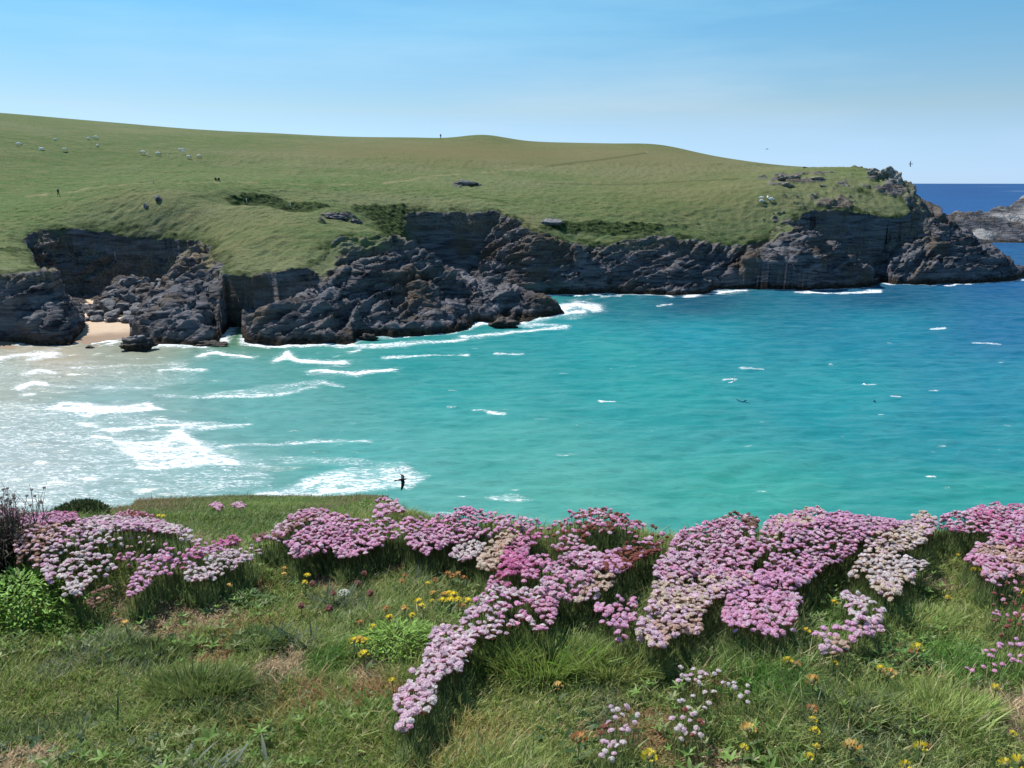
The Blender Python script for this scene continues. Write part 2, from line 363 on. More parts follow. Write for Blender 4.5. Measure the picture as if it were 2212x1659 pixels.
RIMp = [(-700, 580, 172), (-200, 585, 178), (0, 580, 181), (60, 572, 184), (92, 578, 187), (75, 530, 205), (52, 508, 228), (80, 495, 235), (150, 486, 238), (215, 490, 238), (320, 508, 234), (420, 515, 228),
        (437, 523, 224), (465, 548, 210), (482, 585, 195), (530, 592, 195), (600, 583, 192), (650, 572, 195), (695, 555, 201), (718, 520, 208), (760, 507, 213), (800, 503, 216), (832, 504, 219),
        (838, 495, 240), (862, 470, 262), (880, 455, 281), (980, 452, 282), (1060, 460, 280), (1115, 470, 274), (1135, 490, 268), (1160, 500, 264), (1250, 520, 267), (1330, 515, 271), (1400, 510, 275),
        (1500, 518, 278), (1600, 525, 282), (1680, 498, 285), (1722, 465, 290), (1758, 445, 297), (1850, 450, 296), (1960, 470, 296), (1985, 455, 298), (1962, 415, 306), (1948, 385, 316), (1925, 363, 324)]
RIM = [tuple(atS(*p)[:2]) for p in RIMp]+[(a*S, b*S) for a, b in ((142, 345), (122, 450), (40, 650), (-400, 850), (-880, 760), (-880, 165))]
RIDGES = [(1.1, [(430, 522, 226), (412, 560, 216), (380, 600, 208), (330, 650, 199)]),
          (.95, [(474, 560, 207), (468, 610, 196), (440, 645, 190), (380, 685, 185), (310, 722, 182)]),
          (1.3, [(484, 582, 195), (494, 620, 190), (492, 665, 185), (484, 705, 181), (474, 738, 178)]),
          (1.0, [(440, 660, 187), (450, 700, 182), (460, 740, 178)]),
          (.8, [(830, 540, 212), (760, 575, 203), (690, 620, 192), (620, 668, 185), (545, 735, 179)]),
          (.8, [(760, 590, 200), (740, 650, 190), (700, 690, 184), (700, 738, 177)]),
          (.8, [(900, 600, 205), (900, 650, 196), (860, 690, 188), (840, 722, 181)]),
          (1.0, [(832, 505, 219), (900, 545, 216), (960, 592, 213), (1010, 626, 211), (1048, 648, 210)]),
          (.7, [(1040, 655, 208), (1100, 638, 215), (1160, 648, 217), (1208, 668, 216)]),
          (1.5, [(1118, 475, 272), (1100, 520, 266), (1062, 580, 262), (1030, 630, 259)]),
          (1.1, [(1250, 530, 262), (1240, 580, 259), (1230, 632, 257)]),
          (1.0, [(1480, 560, 263), (1500, 600, 259), (1510, 632, 256)]),
          (1.1, [(1690, 480, 275), (1760, 500, 277), (1800, 530, 277), (1850, 562, 276), (1884, 612, 276)]),
          (.9, [(1770, 560, 275), (1700, 590, 271), (1630, 602, 269)]),
          (.7, [(1872, 606, 279), (1925, 567, 287), (1985, 532, 292), (2030, 522, 297)]),
          (1.0, [(1700, 470, 286), (1650, 530, 280), (1590, 580, 272)]),
          (1.2, [(1950, 395, 309), (1975, 430, 304), (2005, 475, 300), (2040, 507, 297), (2100, 560, 293), (2183, 606, 289)])]
PITS = [(1.6, [(78, 502, 226), (150, 493, 232), (215, 497, 232), (320, 514, 228), (405, 523, 222), (395, 600, 210), (300, 690, 198), (200, 690, 198), (135, 620, 203), (95, 560, 210)]),
        (3.6, [(1765, 452, 288), (1850, 458, 294), (1950, 474, 294), (2005, 500, 293), (1960, 540, 288), (1895, 598, 281), (1870, 600, 279), (1800, 540, 280)]),
        (2.2, [(1590, 548, 273), (1650, 543, 275), (1725, 548, 276), (1735, 590, 272), (1592, 590, 270)]),
        (1.0, [(488, 605, 192), (560, 600, 193), (650, 612, 190), (640, 650, 187), (560, 700, 182), (500, 712, 179)]),
        (3.0, [(820, 560, 206), (835, 600, 203), (840, 650, 197), (815, 650, 197)])]

def axis(knots):
    out = [knots[0][0]]
    for (a, s0), (b, s1) in zip(knots[:-1], knots[1:]):
        x = a
        while x < b-1e-6:
            f_ = (x-a)/(b-a); x = min(x+s0+(s1-s0)*f_, b); out.append(x)
    return np.array(out)
gx = axis([(-640, 30), (-140, 2.0), (-108, .30), (133, .30), (170, 1.2), (420, 20)])
gy = axis([(95, 2), (116, .18), (150, .18), (207, .18), (214, .5), (232, .7), (330, 1.6), (620, 14)])
X, Y = np.meshgrid(gx, gy); NX, NY = len(gx), len(gy)
G = Gz(X, Y)
wob = fbm(X*.22, Y*.22, 0*X, 4, 31)
wob2 = fbm(X*.09, Y*.09, 0*X, 2, 38)
Xw, Yw = X+wob*.7+wob2*1.6, Y+fbm(X*.22, Y*.22, 0*X+9, 3, 37)*.7-wob2*1.2
inF = inside(FOOT, Xw, Yw); inR = inside(RIM, Xw, Yw)
df, _ = linedist(FOOT, Xw, Yw, True); dr, _ = linedist(RIM, Xw, Yw, True)
t = df/(df+dr+1e-6)
hp = np.clip(t+.10*fbm(X*.1, Y*.1, 0*X, 3, 5)*np.sin(np.pi*t), 0, 1)**.92
Zc = G*hp
for fl, pl in PITS:
    q = np.array([atS(*p)[:2] for p in pl]); ins = inside(q, Xw, Yw); d, _ = linedist(q, Xw, Yw, True)
    Zc = np.minimum(Zc, fl*S+np.maximum(0, np.where(ins, -d, d)+1.2*fbm(X*.12, Y*.12, 0*X, 2, 16))*2.4+.4*vnoise(X*.5, Y*.5, 0*X, 6))
zlo, zhi = atS(300, 694, 195)[2], atS(300, 600, 222)[2]; lb0, lb1 = atS(172, 692, 196.5), atS(258, 602, 221)
zs_ = zlo+(Y-195*S)/(27*S)*(zhi-zlo); xl_ = lb0[0]+(Y-lb0[1])/(lb1[1]-lb0[1])*(lb1[0]-lb0[0])
zs_ = zs_-.9*np.maximum(0, xl_-X)-1.5*np.maximum(0, Y-223*S)+.3*vnoise(X*.8, Y*.8, 0*X, 12)-1.3
Zc = np.where((Y > 193*S) & (Y < 236*S) & (X < atS(405, 600, 215)[0]), np.maximum(Zc, zs_), Zc)
for k, rl in RIDGES:
    q = np.array([atS(*p) for p in rl]); d, zz = linedist(q, Xw, Yw)
    Zc = np.maximum(Zc, np.where(d < 30, zz-k*d, -99))
Zc = np.minimum(Zc, G+.4)
brw = (.95+.6*fbm(X*.15, Y*.15, 0*X, 2, 46))*np.exp(-dr/2.4)*(Y < 235)
Z = np.where(inR, G-brw, np.where(inF, Zc-brw*np.clip(Zc/G, 0, 1), -np.minimum(df*.5, 6)-.15))
rockf = np.where(inR, np.clip(1-dr/1.1, 0, 1)**2*.9*(dr < 1.1), 1.0)
rockf = np.where(inR, smooth(.15, .6, .35-dr/1.3+fbm(X*.35, Y*.35, Z*0, 4, 3)*.9), rockf)
# turf overlapping the top of gentle rock
# hilltop outcrops on the point
U, V_ = pix(X, Y, Z)
def blob(px, py, rx, ry): return np.exp(-((U-px)/rx)**2-((V_-py)/ry)**2)
crop = blob(1700, 392, 45, 14)*.9+blob(1760, 400, 30, 10)*.5+blob(1850, 420, 120, 26)*.62+blob(1935, 400, 30, 22)*1.2+blob(1900, 370, 22, 12)*1.1+blob(1800, 440, 50, 12)*.8+blob(1700, 475, 35, 12)*.9+blob(1005, 397, 26, 5)*1.0+blob(1770, 378, 60, 6)*.5+blob(745, 470, 45, 10)*.6
cn_ = fbm(X*.33, Y*.33, Z*0, 5, 77)
_a, _b = np.gradient(Z, gy, gx); stp = smooth(1.1, 2.0, np.hypot(_a, _b))
out = np.maximum(smooth(.40, .75, crop*.85+cn_*1.2)*inR*(crop > .10), stp*inR)
rockf = np.maximum(rockf, out)
back = (Y > 250) & inR; rockf = np.where(back & ~(U > 1850), 0, rockf)
scrub = (blob(540, 428, 70, 11)*1.2+blob(640, 442, 60, 12)*1.1+blob(790, 450, 90, 20)*.62+blob(850, 490, 45, 40)*1.3+blob(1250, 490, 110, 13)+blob(1420, 485, 120, 12)*.55+blob(1600, 470, 130, 35)*.35+blob(870, 530, 30, 30)+blob(120, 495, 70, 12)*.8
         + blob(1850, 405, 110, 30)*.45+blob(30, 545, 60, 28)*.55+blob(350, 470, 60, 14)*.5+blob(1330, 500, 80, 12)*.8)
behind = Y > (214+0*Y)*S
slp = np.hypot(*np.gradient(Z, gy, gx)); rockf = np.where(inR, rockf, rockf*(1-smooth(.80, .96, t+.22*fbm(X*.4, Y*.4, 0*X, 4, 33))*(1-smooth(.5, 1.1, slp))))
sm = smooth(.42, .62, scrub*.85+fbm(X*.3, Y*.3, 0*X, 5, 55)*.38)
fr_ = np.clip(np.exp(-dr/2.6)*inR*(Y < 240), 0, 1); shade_fringe = smooth(.25, .6, fr_*.8+.45*fbm(X*.5, Y*.6, 0*X, 4, 57))*smooth(.12, .5, fr_)  # scrub fringe on the brow; its dark colour stands for terracette shadows
nearspur = inside(np.array([atS(*p)[:2] for p in ((360, 400, 262), (440, 403, 260), (560, 441, 243), (690, 466, 231), (835, 500, 222), (700, 560, 200), (480, 590, 190), (300, 520, 228))]), X, Y)
sm = np.where(nearspur, sm*.0, sm)
rockf = np.where(inR, rockf*(1-.8*sm), rockf*(1-np.clip(blob(845, 510, 40, 32)*1.5*(Y > 225*S), 0, 1)))
gash = blob(545, 430, 85, 11)+blob(640, 446, 55, 9); Z = Z-1.5*gash*inR*(Y > 236*S)
sm = np.maximum(sm, shade_fringe*.75)
scr = np.where(inR, sm, np.clip(blob(845, 510, 40, 32)*1.5*(Y > 225*S), 0, 1))
# relief
gy_, gx_ = np.gradient(Z, gy, gx)
nl = np.sqrt(1+gx_**2+gy_**2); steep = smooth(.35, 1.2, np.hypot(gx_, gy_))
a_ = math.radians(26)
q = Z*math.cos(a_)-X*math.sin(a_)*.9-Y*.12+fbm(X*.03, Y*.03, 0*X, 2, 45)*9; p_ = X*math.cos(a_)+Z*math.sin(a_)
use = (rockf > .02) & (Y < 245) & (Y > 100)
D = np.zeros_like(Z)
xs, ys, zs, qs, ps = X[use], Y[use], Z[use], q[use], p_[use]
big = ridged(ps*.07, ys*.09, qs*.22, 3, 11)*1.25
val, d1, d2 = cells(ps*.20+.3*vnoise(xs*.3, ys*.3, zs*.3, 4), ys*.24, qs*.62, 21)
val2, e1, e2 = cells(ps*.55, ys*.6, qs*1.5, 41)
D[use] = (big*1.1+(val-.5)*.5*smooth(0, .18, d2-d1)-.5*(1-smooth(0, .12, d2-d1))+(val2-.5)*.5-.2*(1-smooth(0, .12, e2-e1))+ridged(ps*.055, ys*.11, qs*.60, 4, 61)*1.6+ridged(ps*.3, ys*.4, qs*2.2, 3, 62)*.3)
fade = smooth(0, 1.6, np.where(inR, 1.6, df))*np.where(inR, .45, 1)
D = D*rockf*fade*np.where(inF, 1, 0)*(1-.8*smooth(1.4, 2.4, np.hypot(gx_, gy_)))
Dg = fbm(X*.75, Y*.95, 0*X, 4, 71)*.30+scr*(np.abs(fbm(X*.8, Y*.8, 0*X, 4, 73))*.7+.1)+fbm(X*.05, Y*.07, 0*X, 3, 75)*.7*inR*smooth(0, 8, dr)
D = D+Dg*(1-rockf)*np.where(inR, 1, .6)*(Y < 260)
VX = X-gx_/nl*D*.9; VY = Y-gy_/nl*D*.9; VZ = Z+D/nl*np.where(rockf > .5, .9, 1)
VZ = np.where(inF, VZ, Z)
pathl = [[(55, 426), (105, 420)], [(138, 417), (180, 408), (240, 400), (330, 393)], [(330, 393), (450, 396), (560, 396)], [(610, 397), (700, 398), (830, 393), (880, 388)], [(880, 388), (980, 376), (1070, 370), (1180, 357)],
         [(830, 392), (860, 391)], [(1380, 318), (1400, 330)]]
pth = np.zeros_like(Z)
for i, pl in enumerate(pathl):
    d, _ = linedist(np.array(pl, float), U, V_); pth = np.maximum(pth, np.exp(-(d/(1.3 if i != 3 else 1.8))**2)*(1.0 if i < 2 else .8)*smooth(-.35, .25, fbm(X*.25, Y*.3, 0*X, 3, 88)))
dk = np.zeros_like(Z)
for pl in ([(1180, 358), (1300, 345), (1400, 330)], [(1150, 396), (1290, 398), (1420, 395), (1600, 388)], [(1000, 420), (1100, 440)]):
    d, _ = linedist(np.array(pl, float), U, V_); dk = np.maximum(dk, np.exp(-(d/1.6)**2)*.55)
scr = np.maximum(scr, dk*inR)
pth *= inR
dry = np.clip(smooth(60, 0, V_-(262+U*.03))*.0+blob(1150, 335, 500, 28)*.75+blob(500, 500, 160, 60)*.35+blob(1500, 410, 250, 60)*.5+blob(900, 320, 300, 25)*.4+blob(450, 560, 40, 30)*.8+blob(1140, 500, 30, 26)*1.2+blob(300, 425, 90, 20)*.35, 0, 1)
lush = np.clip(blob(100, 400, 330, 50)+blob(650, 395, 250, 16)*1.1+blob(50, 470, 120, 50)*.9+blob(1300, 450, 400, 22)*.5, 0, 1)
top = smooth(.62, .93, t+.12*cn_)*(~inR)*.8+inR*smooth(.2, .6, crop)*.8
top = np.where(U < 478, np.clip(top+blob(425, 560, 36, 40)*(Y > 196*S), 0, 1), top*.75)
me = mesh('headland', np.c_[VX.ravel(), VY.ravel(), VZ.ravel()], gridfaces(NX, NY).ravel(), np.full((NX-1)*(NY-1), 4), [M_LAND],
          {'rock': rockf.ravel(), 'scrub': scr.ravel(), 'path': pth.ravel(), 'dry': dry.ravel(), 'top': np.clip(top, 0, 1).ravel(), 'lush': lush.ravel()})
tag(link('headland_terrain', me), kind='structure')
def landz(x, y):                        # surface height by nearest grid vertex
    i = np.clip(np.searchsorted(gx, x), 1, NX-2); j = np.clip(np.searchsorted(gy, y), 1, NY-2)
    return float(VZ[j, i])
def onland(px, py, y0=110., y1=330.):   # first hit of a sight line on the land
    d = ray(px, py)
    for yy in np.arange(y0, y1, .25):
        x, z = d[0]/d[1]*yy, H+d[2]/d[1]*yy
        if z <= landz(x, yy): return np.array([x, yy, landz(x, yy)])
    return None

# ------------------------------------------------------------------ the rocky islet
M_ISLET = M('islet_rock'); _P = M_ISLET.pos(); _c, _hh = rock_nodes(M_ISLET, _P)
_c = M_ISLET.mix(M_ISLET.ramp(M_ISLET.noise(M_ISLET.map(_P, (.5, .5, 1.3), (0, .45, .2)), .16, 6, .62), .47, .62), _c, (.34, .33, .32))
M_ISLET = M_ISLET.done(M_ISLET.n('ShaderNodeBsdfPrincipled', {'Base Color': _c, 'Roughness': .8, 'Specular IOR Level': .2, 'Normal': M_ISLET.bump(_hh, .9, .8)}).outputs[0])
ix = axis([(120, 1.5), (180, .6), (330, .9), (420, 3)]); iy = axis([(300, 1.0), (333, .55), (380, .8), (460, 4)])
XX, YY = np.meshgrid(ix, iy)
crest = np.array([atS(1960, 505, 496), atS(2020, 480, 500), atS(2070, 465, 502), atS(2110, 462, 503), (atS(2160, 455, 504)), atS(2212, 433, 506), atS(2300, 405, 510), atS(2420, 380, 512), atS(2600, 420, 512)])
d, zz = linedist(crest, XX, YY); ZZ = zz-.72*d*np.where(YY > 350, 1, .9)+fbm(XX*.06, YY*.06, 0*XX, 3, 5)*2
qq = ZZ*math.cos(.5)+XX*math.sin(.5)
val, d1, d2 = cells(XX*.12, YY*.15, qq*.45, 5)
ZZ = ZZ+(val-.5)*2.2*smooth(0, .2, d2-d1)+ridged(XX*.12, YY*.12, qq*.6, 4, 9)*1.1
islet = link('rocky_islet_terrain', mesh('islet', np.c_[XX.ravel(), YY.ravel(), np.maximum(ZZ, -3).ravel()], gridfaces(len(ix), len(iy)).ravel(), np.full((len(ix)-1)*(len(iy)-1), 4), [M_ISLET]))
tag(islet, kind='structure')

# ------------------------------------------------------------------ beach
bx = np.linspace(-125, -55, 120); by = np.linspace(112, 175, 110); BX, BY = np.meshgrid(bx, by)
edge = np.array([sea(-300, 752)[:2], sea(0, 752)[:2], sea(110, 748)[:2], sea(180, 741)[:2], sea(285, 737)[:2], sea(420, 760)[:2]])
ey = np.interp(BX, edge[:, 0], edge[:, 1])
BZ = (BY-ey)*.075; BZ = np.where(BZ > 0, 2.6*(1-np.exp(-BZ/2.6)), BZ)+fbm(BX*.2, BY*.2, 0*BX, 3, 2)*.06
tag(link('beach_sand', mesh('beach', np.c_[BX.ravel(), BY.ravel(), BZ.ravel()], gridfaces(120, 110).ravel(), np.full(119*109, 4), [M_SAND])), kind='structure')

# ------------------------------------------------------------------ sea
sx = axis([(-42000, 9000), (-3000, 400), (-400, 20), (-150, 1.2), (-100, .42), (60, .42), (150, .6), (230, 2.), (600, 25), (4000, 500), (42000, 9000)])
sy = axis([(-400, 80), (10, 2), (38, .34), (150, .36), (205, .55), (300, 2), (500, 6), (2000, 90), (9000, 800), (60000, 9000)])
WX, WY = np.meshgrid(sx, sy)
U, V_ = pix(WX, np.maximum(WY, 6), 0*WX)
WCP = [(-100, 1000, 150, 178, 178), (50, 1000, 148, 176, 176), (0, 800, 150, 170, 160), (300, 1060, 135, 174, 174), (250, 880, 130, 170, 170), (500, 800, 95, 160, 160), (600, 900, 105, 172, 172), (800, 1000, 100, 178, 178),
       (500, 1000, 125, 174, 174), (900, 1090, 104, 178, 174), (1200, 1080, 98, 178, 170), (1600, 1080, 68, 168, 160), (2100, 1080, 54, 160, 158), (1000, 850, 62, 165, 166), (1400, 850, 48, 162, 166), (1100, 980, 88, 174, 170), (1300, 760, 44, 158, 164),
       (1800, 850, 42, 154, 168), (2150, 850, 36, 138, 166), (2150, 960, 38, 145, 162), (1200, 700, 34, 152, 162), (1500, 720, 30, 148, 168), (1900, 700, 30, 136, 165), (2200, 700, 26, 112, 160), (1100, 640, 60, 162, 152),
       (1500, 652, 18, 88, 118), (1300, 650, 24, 115, 135), (1900, 638, 22, 92, 130), (2200, 600, 24, 92, 150), (2100, 460, 16, 88, 160), (2100, 400, 16, 78, 150), (100, 762, 168, 166, 146), (-100, 770, 170, 165, 145),  # dark points along the far cliff foot paint in the cliffs' reflection
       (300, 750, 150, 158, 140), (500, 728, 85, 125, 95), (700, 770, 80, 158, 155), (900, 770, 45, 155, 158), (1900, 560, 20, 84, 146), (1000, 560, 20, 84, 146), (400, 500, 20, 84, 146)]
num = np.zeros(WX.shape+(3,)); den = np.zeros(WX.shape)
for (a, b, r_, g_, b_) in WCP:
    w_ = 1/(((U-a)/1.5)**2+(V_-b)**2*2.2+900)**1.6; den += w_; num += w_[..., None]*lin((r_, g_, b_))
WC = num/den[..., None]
patch = fbm(WX*.018, WY*.03, 0*WX, 3, 13)[..., None]
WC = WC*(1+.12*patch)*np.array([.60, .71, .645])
WC = WC*(1+smooth(800, 100, U)[..., None]*smooth(680, 760, V_)[..., None]*np.array([.42, .06, .10]))
foam = np.full(WX.shape, .0)
R2 = (U > -400) & (U < 2700) & (V_ > 380) & (V_ < 1500)
FN = fbm(WX*.35, WY*.45, 0*WX, 3, 141); FN2 = fbm(WX*1.2, WY*1.5, 0*WX, 3, 142)
def addline(pl, wd, s, tail=0):
    global foam
    pl = np.array(pl, float); d, _ = linedist(pl*np.array([1, 2.2]), U, V_*2.2); d = d*(1+.75*FN)+FN2*2; s_ = s*.82 if s > 1.0 else s*.80; foam = np.maximum(foam, s_*np.exp(-(d/(wd*(1 if s > 1.0 else 1.5)))**2))
    if s >= .9 and wd > 4: foam = np.maximum(foam, .50*np.exp(-(d/(wd*2.6))**2))
def addpoly(pl, s, soft=14):
    global foam
    pl = np.array(pl, float)*np.array([1, 2.2]); ins = inside(pl, U, V_*2.2); d, _ = linedist(pl, U, V_*2.2, True)
    foam = np.maximum(foam, s*np.where(ins, smooth(-.2, 1, d/soft), np.exp(-(d/soft*2)**2)*.25))
# broad lacy foam
addpoly([(-300, 860), (60, 850), (330, 880), (430, 930), (620, 990), (620, 1060), (200, 1120), (-300, 1200)], .44, 60)
addpoly([(-300, 770), (150, 765), (420, 780), (480, 830), (300, 850), (-300, 860)], .36, 40)
addpoly([(560, 1068), (640, 1030), (760, 1000), (880, 995), (950, 1025), (900, 1060), (700, 1082), (580, 1082)], .62, 30)
addpoly([(1030, 1068), (1110, 1060), (1180, 1078), (1120, 1092), (1040, 1085)], .50, 22)
addpoly([(1170, 980), (1240, 976), (1290, 984), (1200, 988)], .48, 12)
addpoly([(200, 935), (310, 955), (390, 925), (450, 960), (540, 1000), (440, 1012), (310, 1022), (250, 970)], .72, 20)
addpoly([(85, 880), (130, 865), (330, 868), (380, 885), (180, 905)], .72, 16)
addpoly([(560, 985), (720, 980), (930, 1000), (800, 1010), (600, 1010)], .42, 14)
addpoly([(430, 845), (700, 815), (760, 830), (600, 860), (440, 866)], .42, 14)
addpoly([(230, 905), (460, 905), (560, 920), (440, 935), (300, 928)], .55, 14)
for args in (([(95, 885), (150, 882), (320, 872)], 9, 1.05), ([(170, 915), (240, 930), (330, 922), (400, 915)], 8, 1.0), ([(205, 940), (260, 958), (320, 960)], 12, 1.05), ([(270, 975), (310, 985)], 12, 1.1),
             ([(300, 1008), (330, 1010), (420, 1000), (510, 1000)], 14, 1.1), ([(380, 935), (420, 960), (450, 985)], 18, 1.1), ([(330, 900), (440, 920), (540, 915)], 7, .8), ([(480, 965), (600, 960), (700, 950), (800, 955)], 6, .75),
             ([(560, 1072), (590, 1066), (620, 1078), (700, 1076)], 12, 1.15), ([(45, 838), (75, 826), (95, 832)], 12, 1.2), ([(55, 852), (70, 850)], 9, 1.1), ([(55, 808), (90, 800), (120, 806)], 8, 1.05),
             ([(-20, 782), (20, 768), (60, 764), (120, 764)], 10, 1.05), ([(60, 776), (110, 768)], 6, .9), ([(430, 769), (465, 760), (500, 768), (540, 772)], 9, 1.15), ([(345, 802), (380, 796), (440, 799)], 6, .98),
             ([(598, 780), (622, 766), (640, 778), (700, 786), (740, 783)], 9, 1.25), ([(612, 768), (622, 760)], 5, 1.1), ([(675, 802), (710, 803), (770, 808), (850, 798)], 7, 1.2), ([(755, 762), (775, 756)], 5, 1.1),
             ([(450, 858), (560, 854), (640, 845), (700, 826)], 6, .85), ([(690, 826), (740, 835)], 5, .8), ([(830, 773), (910, 770), (1010, 766)], 5, .88), ([(1070, 763), (1130, 764)], 4, .75), ([(100, 800), (250, 790), (400, 785)], 8, .62),
             ([(120, 835), (260, 838), (330, 840)], 10, .66), ([(330, 855), (450, 860)], 6, .6), ([(540, 745), (580, 752)], 5, .8), ([(200, 740), (250, 737)], 4, 1.0), ([(210, 746), (262, 738)], 3, 1.1), ([(285, 752), (350, 748)], 5, .9),
             ([(1055, 892), (1085, 896)], 4.5, 1.15), ([(1020, 888), (1050, 889)], 3, .8), ([(970, 880), (985, 880)], 3, 1.0), ([(1295, 867), (1330, 870)], 4, .95), ([(1600, 796), (1650, 799)], 3.5, .85), ([(1155, 905), (1180, 906)], 3, .75),
             ([(2000, 1028), (2020, 1031)], 4, 1.2), ([(2042, 1053), (2050, 1053)], 4, 1.0), ([(2010, 710), (2040, 708)], 3.5, .95), ([(1420, 660), (1450, 658)], 3, .8), ([(1560, 822), (1590, 820)], 3, .8), ([(2100, 740), (2160, 744)], 3, .7), ([(1880, 830), (1890, 830)], 3, .8),
             ([(870, 1100), (930, 1108), (1000, 1112)], 4, .8), ([(1215, 664), (1245, 657), (1285, 666)], 14, 1.0), ([(1090, 692), (1150, 686), (1215, 678), (1260, 672)], 11, 1.05), ([(1000, 728), (1080, 722), (1140, 714), (1220, 706)], 6, .9), ([(1120, 700), (1200, 704)], 9, .75),
             ([(770, 748), (900, 742), (1000, 733)], 9, .8), ([(775, 728), (790, 715)], 8, 1.2), ([(600, 742), (640, 738), (760, 745)], 8, 1.0), ([(1240, 639), (1300, 637)], 3, 1.1), ([(1300, 640), (1340, 640)], 3, .8),
             ([(1380, 636), (1420, 633), (1450, 641)], 5, 1.1), ([(1480, 640), (1550, 632), (1610, 628)], 5, 1.1), ([(1720, 630), (1800, 634), (1900, 629)], 4, 1.0), ([(2040, 617), (2120, 612), (2190, 606), (2230, 604)], 4, 1.1), ([(1040, 634), (1100, 632)], 3, .8)):
    addline(*args)
rw = rng.random((36, 4))
for a in rw:
    x0 = 700+a[0]*1500; y0 = 650+a[1]**.8*450; L = 6+a[2]*14; addline([(x0, y0), (x0+L, y0+(a[3]-.5)*5)], 2.0, .60+.25*a[2])
for k in range(26):                      # whitecaps far out
    a = rng.random(3); x0 = 1990+a[0]*240; y0 = 400+a[1]*110; addline([(x0, y0), (x0+3+6*a[2], y0)], 1.6, .75)
dfo = np.full(WX.shape, 99.); reg = (WX > -130) & (WX < 160) & (WY > 100) & (WY < 225)
d_, _ = linedist(FOOT[:58], WX[reg], WY[reg]); dfo[reg] = d_
shore = np.exp(-(dfo/1.5)**2)*(.55+.40*fbm(WX*.12, WY*.12, 0*WX, 3, 91))*np.where(U < 1290, 1, .75)
foam = np.maximum(foam, shore+.16*(dfo < 1.5))
foam = foam+.05*fbm(WX*.1, WY*.2, 0*WX, 3, 92)*(foam > .02)
foam = np.where((U > 160) & (U < 280) & (V_ < 730), 0, foam)*((WY > 20) & (V_ < 1660))
foam = np.maximum(foam, -.0)
# waves
cal = smooth(210, 150, WY)*.8+.2
dist = np.hypot(WX, WY)
ph = fbm(WX*.03, WY*.03, 0*WX, 2, 8)*7
sw = np.sin(WY*.62+WX*.22+ph)*.08+np.sin(WY*1.35-WX*.35+ph*1.7+1)*.04+fbm(WX*.5, WY*1.1, 0*WX, 4, 14)*.20
near = smooth(400, 180, WY)
crest_ = smooth(.08, .35, sw)
WZ = sw*near+smooth(.85, 1.2, foam)*(.42+.25*fbm(WX*.6, WY*.6, 0*WX, 3, 19))*(dfo > 1.0)*smooth(1300, 900, U)
WZ = WZ-(WX**2+WY**2)/(2*6.4e6)*(dist > 300)
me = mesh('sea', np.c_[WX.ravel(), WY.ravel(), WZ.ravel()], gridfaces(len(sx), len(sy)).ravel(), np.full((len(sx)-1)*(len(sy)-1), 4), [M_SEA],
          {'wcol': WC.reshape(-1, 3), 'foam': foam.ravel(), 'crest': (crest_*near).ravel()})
tag(link('sea_water', me), kind='structure')

# ------------------------------------------------------------------ rocks and boulders
def rock_mesh(name, seed, dims, mat, sub=3, rough=.10, planes=11, flat=.75):
    r = np.random.default_rng(seed); bm = bmesh.new(); bmesh.ops.create_icosphere(bm, subdivisions=sub, radius=1)
    v = np.array([x.co[:] for x in bm.verts]); fs = [[a.index for a in f_.verts] for f_ in bm.faces]; bm.free()
    nrm = r.normal(size=(planes, 3)); nrm /= np.linalg.norm(nrm, axis=1)[:, None]; dd = r.uniform(.55, .95, planes)
    pr = v@nrm.T; rad = np.min(np.where(pr > .05, dd/np.maximum(pr, .05), 9), axis=1); rad = np.minimum(rad, 1.15)
    v = v*rad[:, None]; v += v*(rough*fbm(v[:, 0]*2.5+seed, v[:, 1]*2.5, v[:, 2]*4, 4, seed)[:, None]*2)
    v *= np.array(dims)
    return mesh(name, v, [i for q in fs for i in q], [3]*len(fs), [mat], smooth_=False if sub < 4 else True)
def place_rock(name, p, dims, seed, label, cat, group=None, rot=None, mat=M_ROCK, sub=3, rough=.1, sink=.25):
    o = link(name, rock_mesh(name, seed, dims, mat, sub, rough)); o.location = (p[0], p[1], p[2]+dims[2]*(1-2*sink)*.5)
    o.rotation_euler = rot or (random.uniform(-.3, .3), random.uniform(-.3, .3), random.uniform(0, 6.28)); return tag(o, label, cat, group)
place_rock('sea_rock', (*sea(292, 754)[:2], -.1), (2.3, 1.5, 1.25), 5, 'black weedy rock standing alone in the surf off the small sandy beach', 'rock', None, (0, 0, .2), sub=5, rough=.3, sink=.1)
place_rock('sea_rock', (*sea(1082, 706)[:2], 0), (2.6, 1.5, 1.1), 8, 'low black rock awash beside the tip of the nearer rocky point', 'rock', None, (0, 0, -.1), sub=5, rough=.3, sink=.1)
place_rock('sea_rock', (*sea(458, 748)[:2], -.2), (2.0, .9, .7), 9, 'flat dark rock at the foot of the slabs just left of the green pool', 'rock', None, (0, 0, 0), sub=4, rough=.25, sink=.1)
place_rock('sea_rock', (*sea(197, 752)[:2], -.25), (.8, .6, .45), 12, 'tiny dark stone poking from the wet sand in front of the beach', 'rock', None, (0, 0, 0), sub=3, rough=.25, sink=.1)
place_rock('sea_rock', (*sea(800, 733)[:2], -.2), (1.5, .8, .7), 13, 'small black rock in white spray by the near headland', 'rock', None, (0, 0, 0), sub=4, rough=.25, sink=.1)

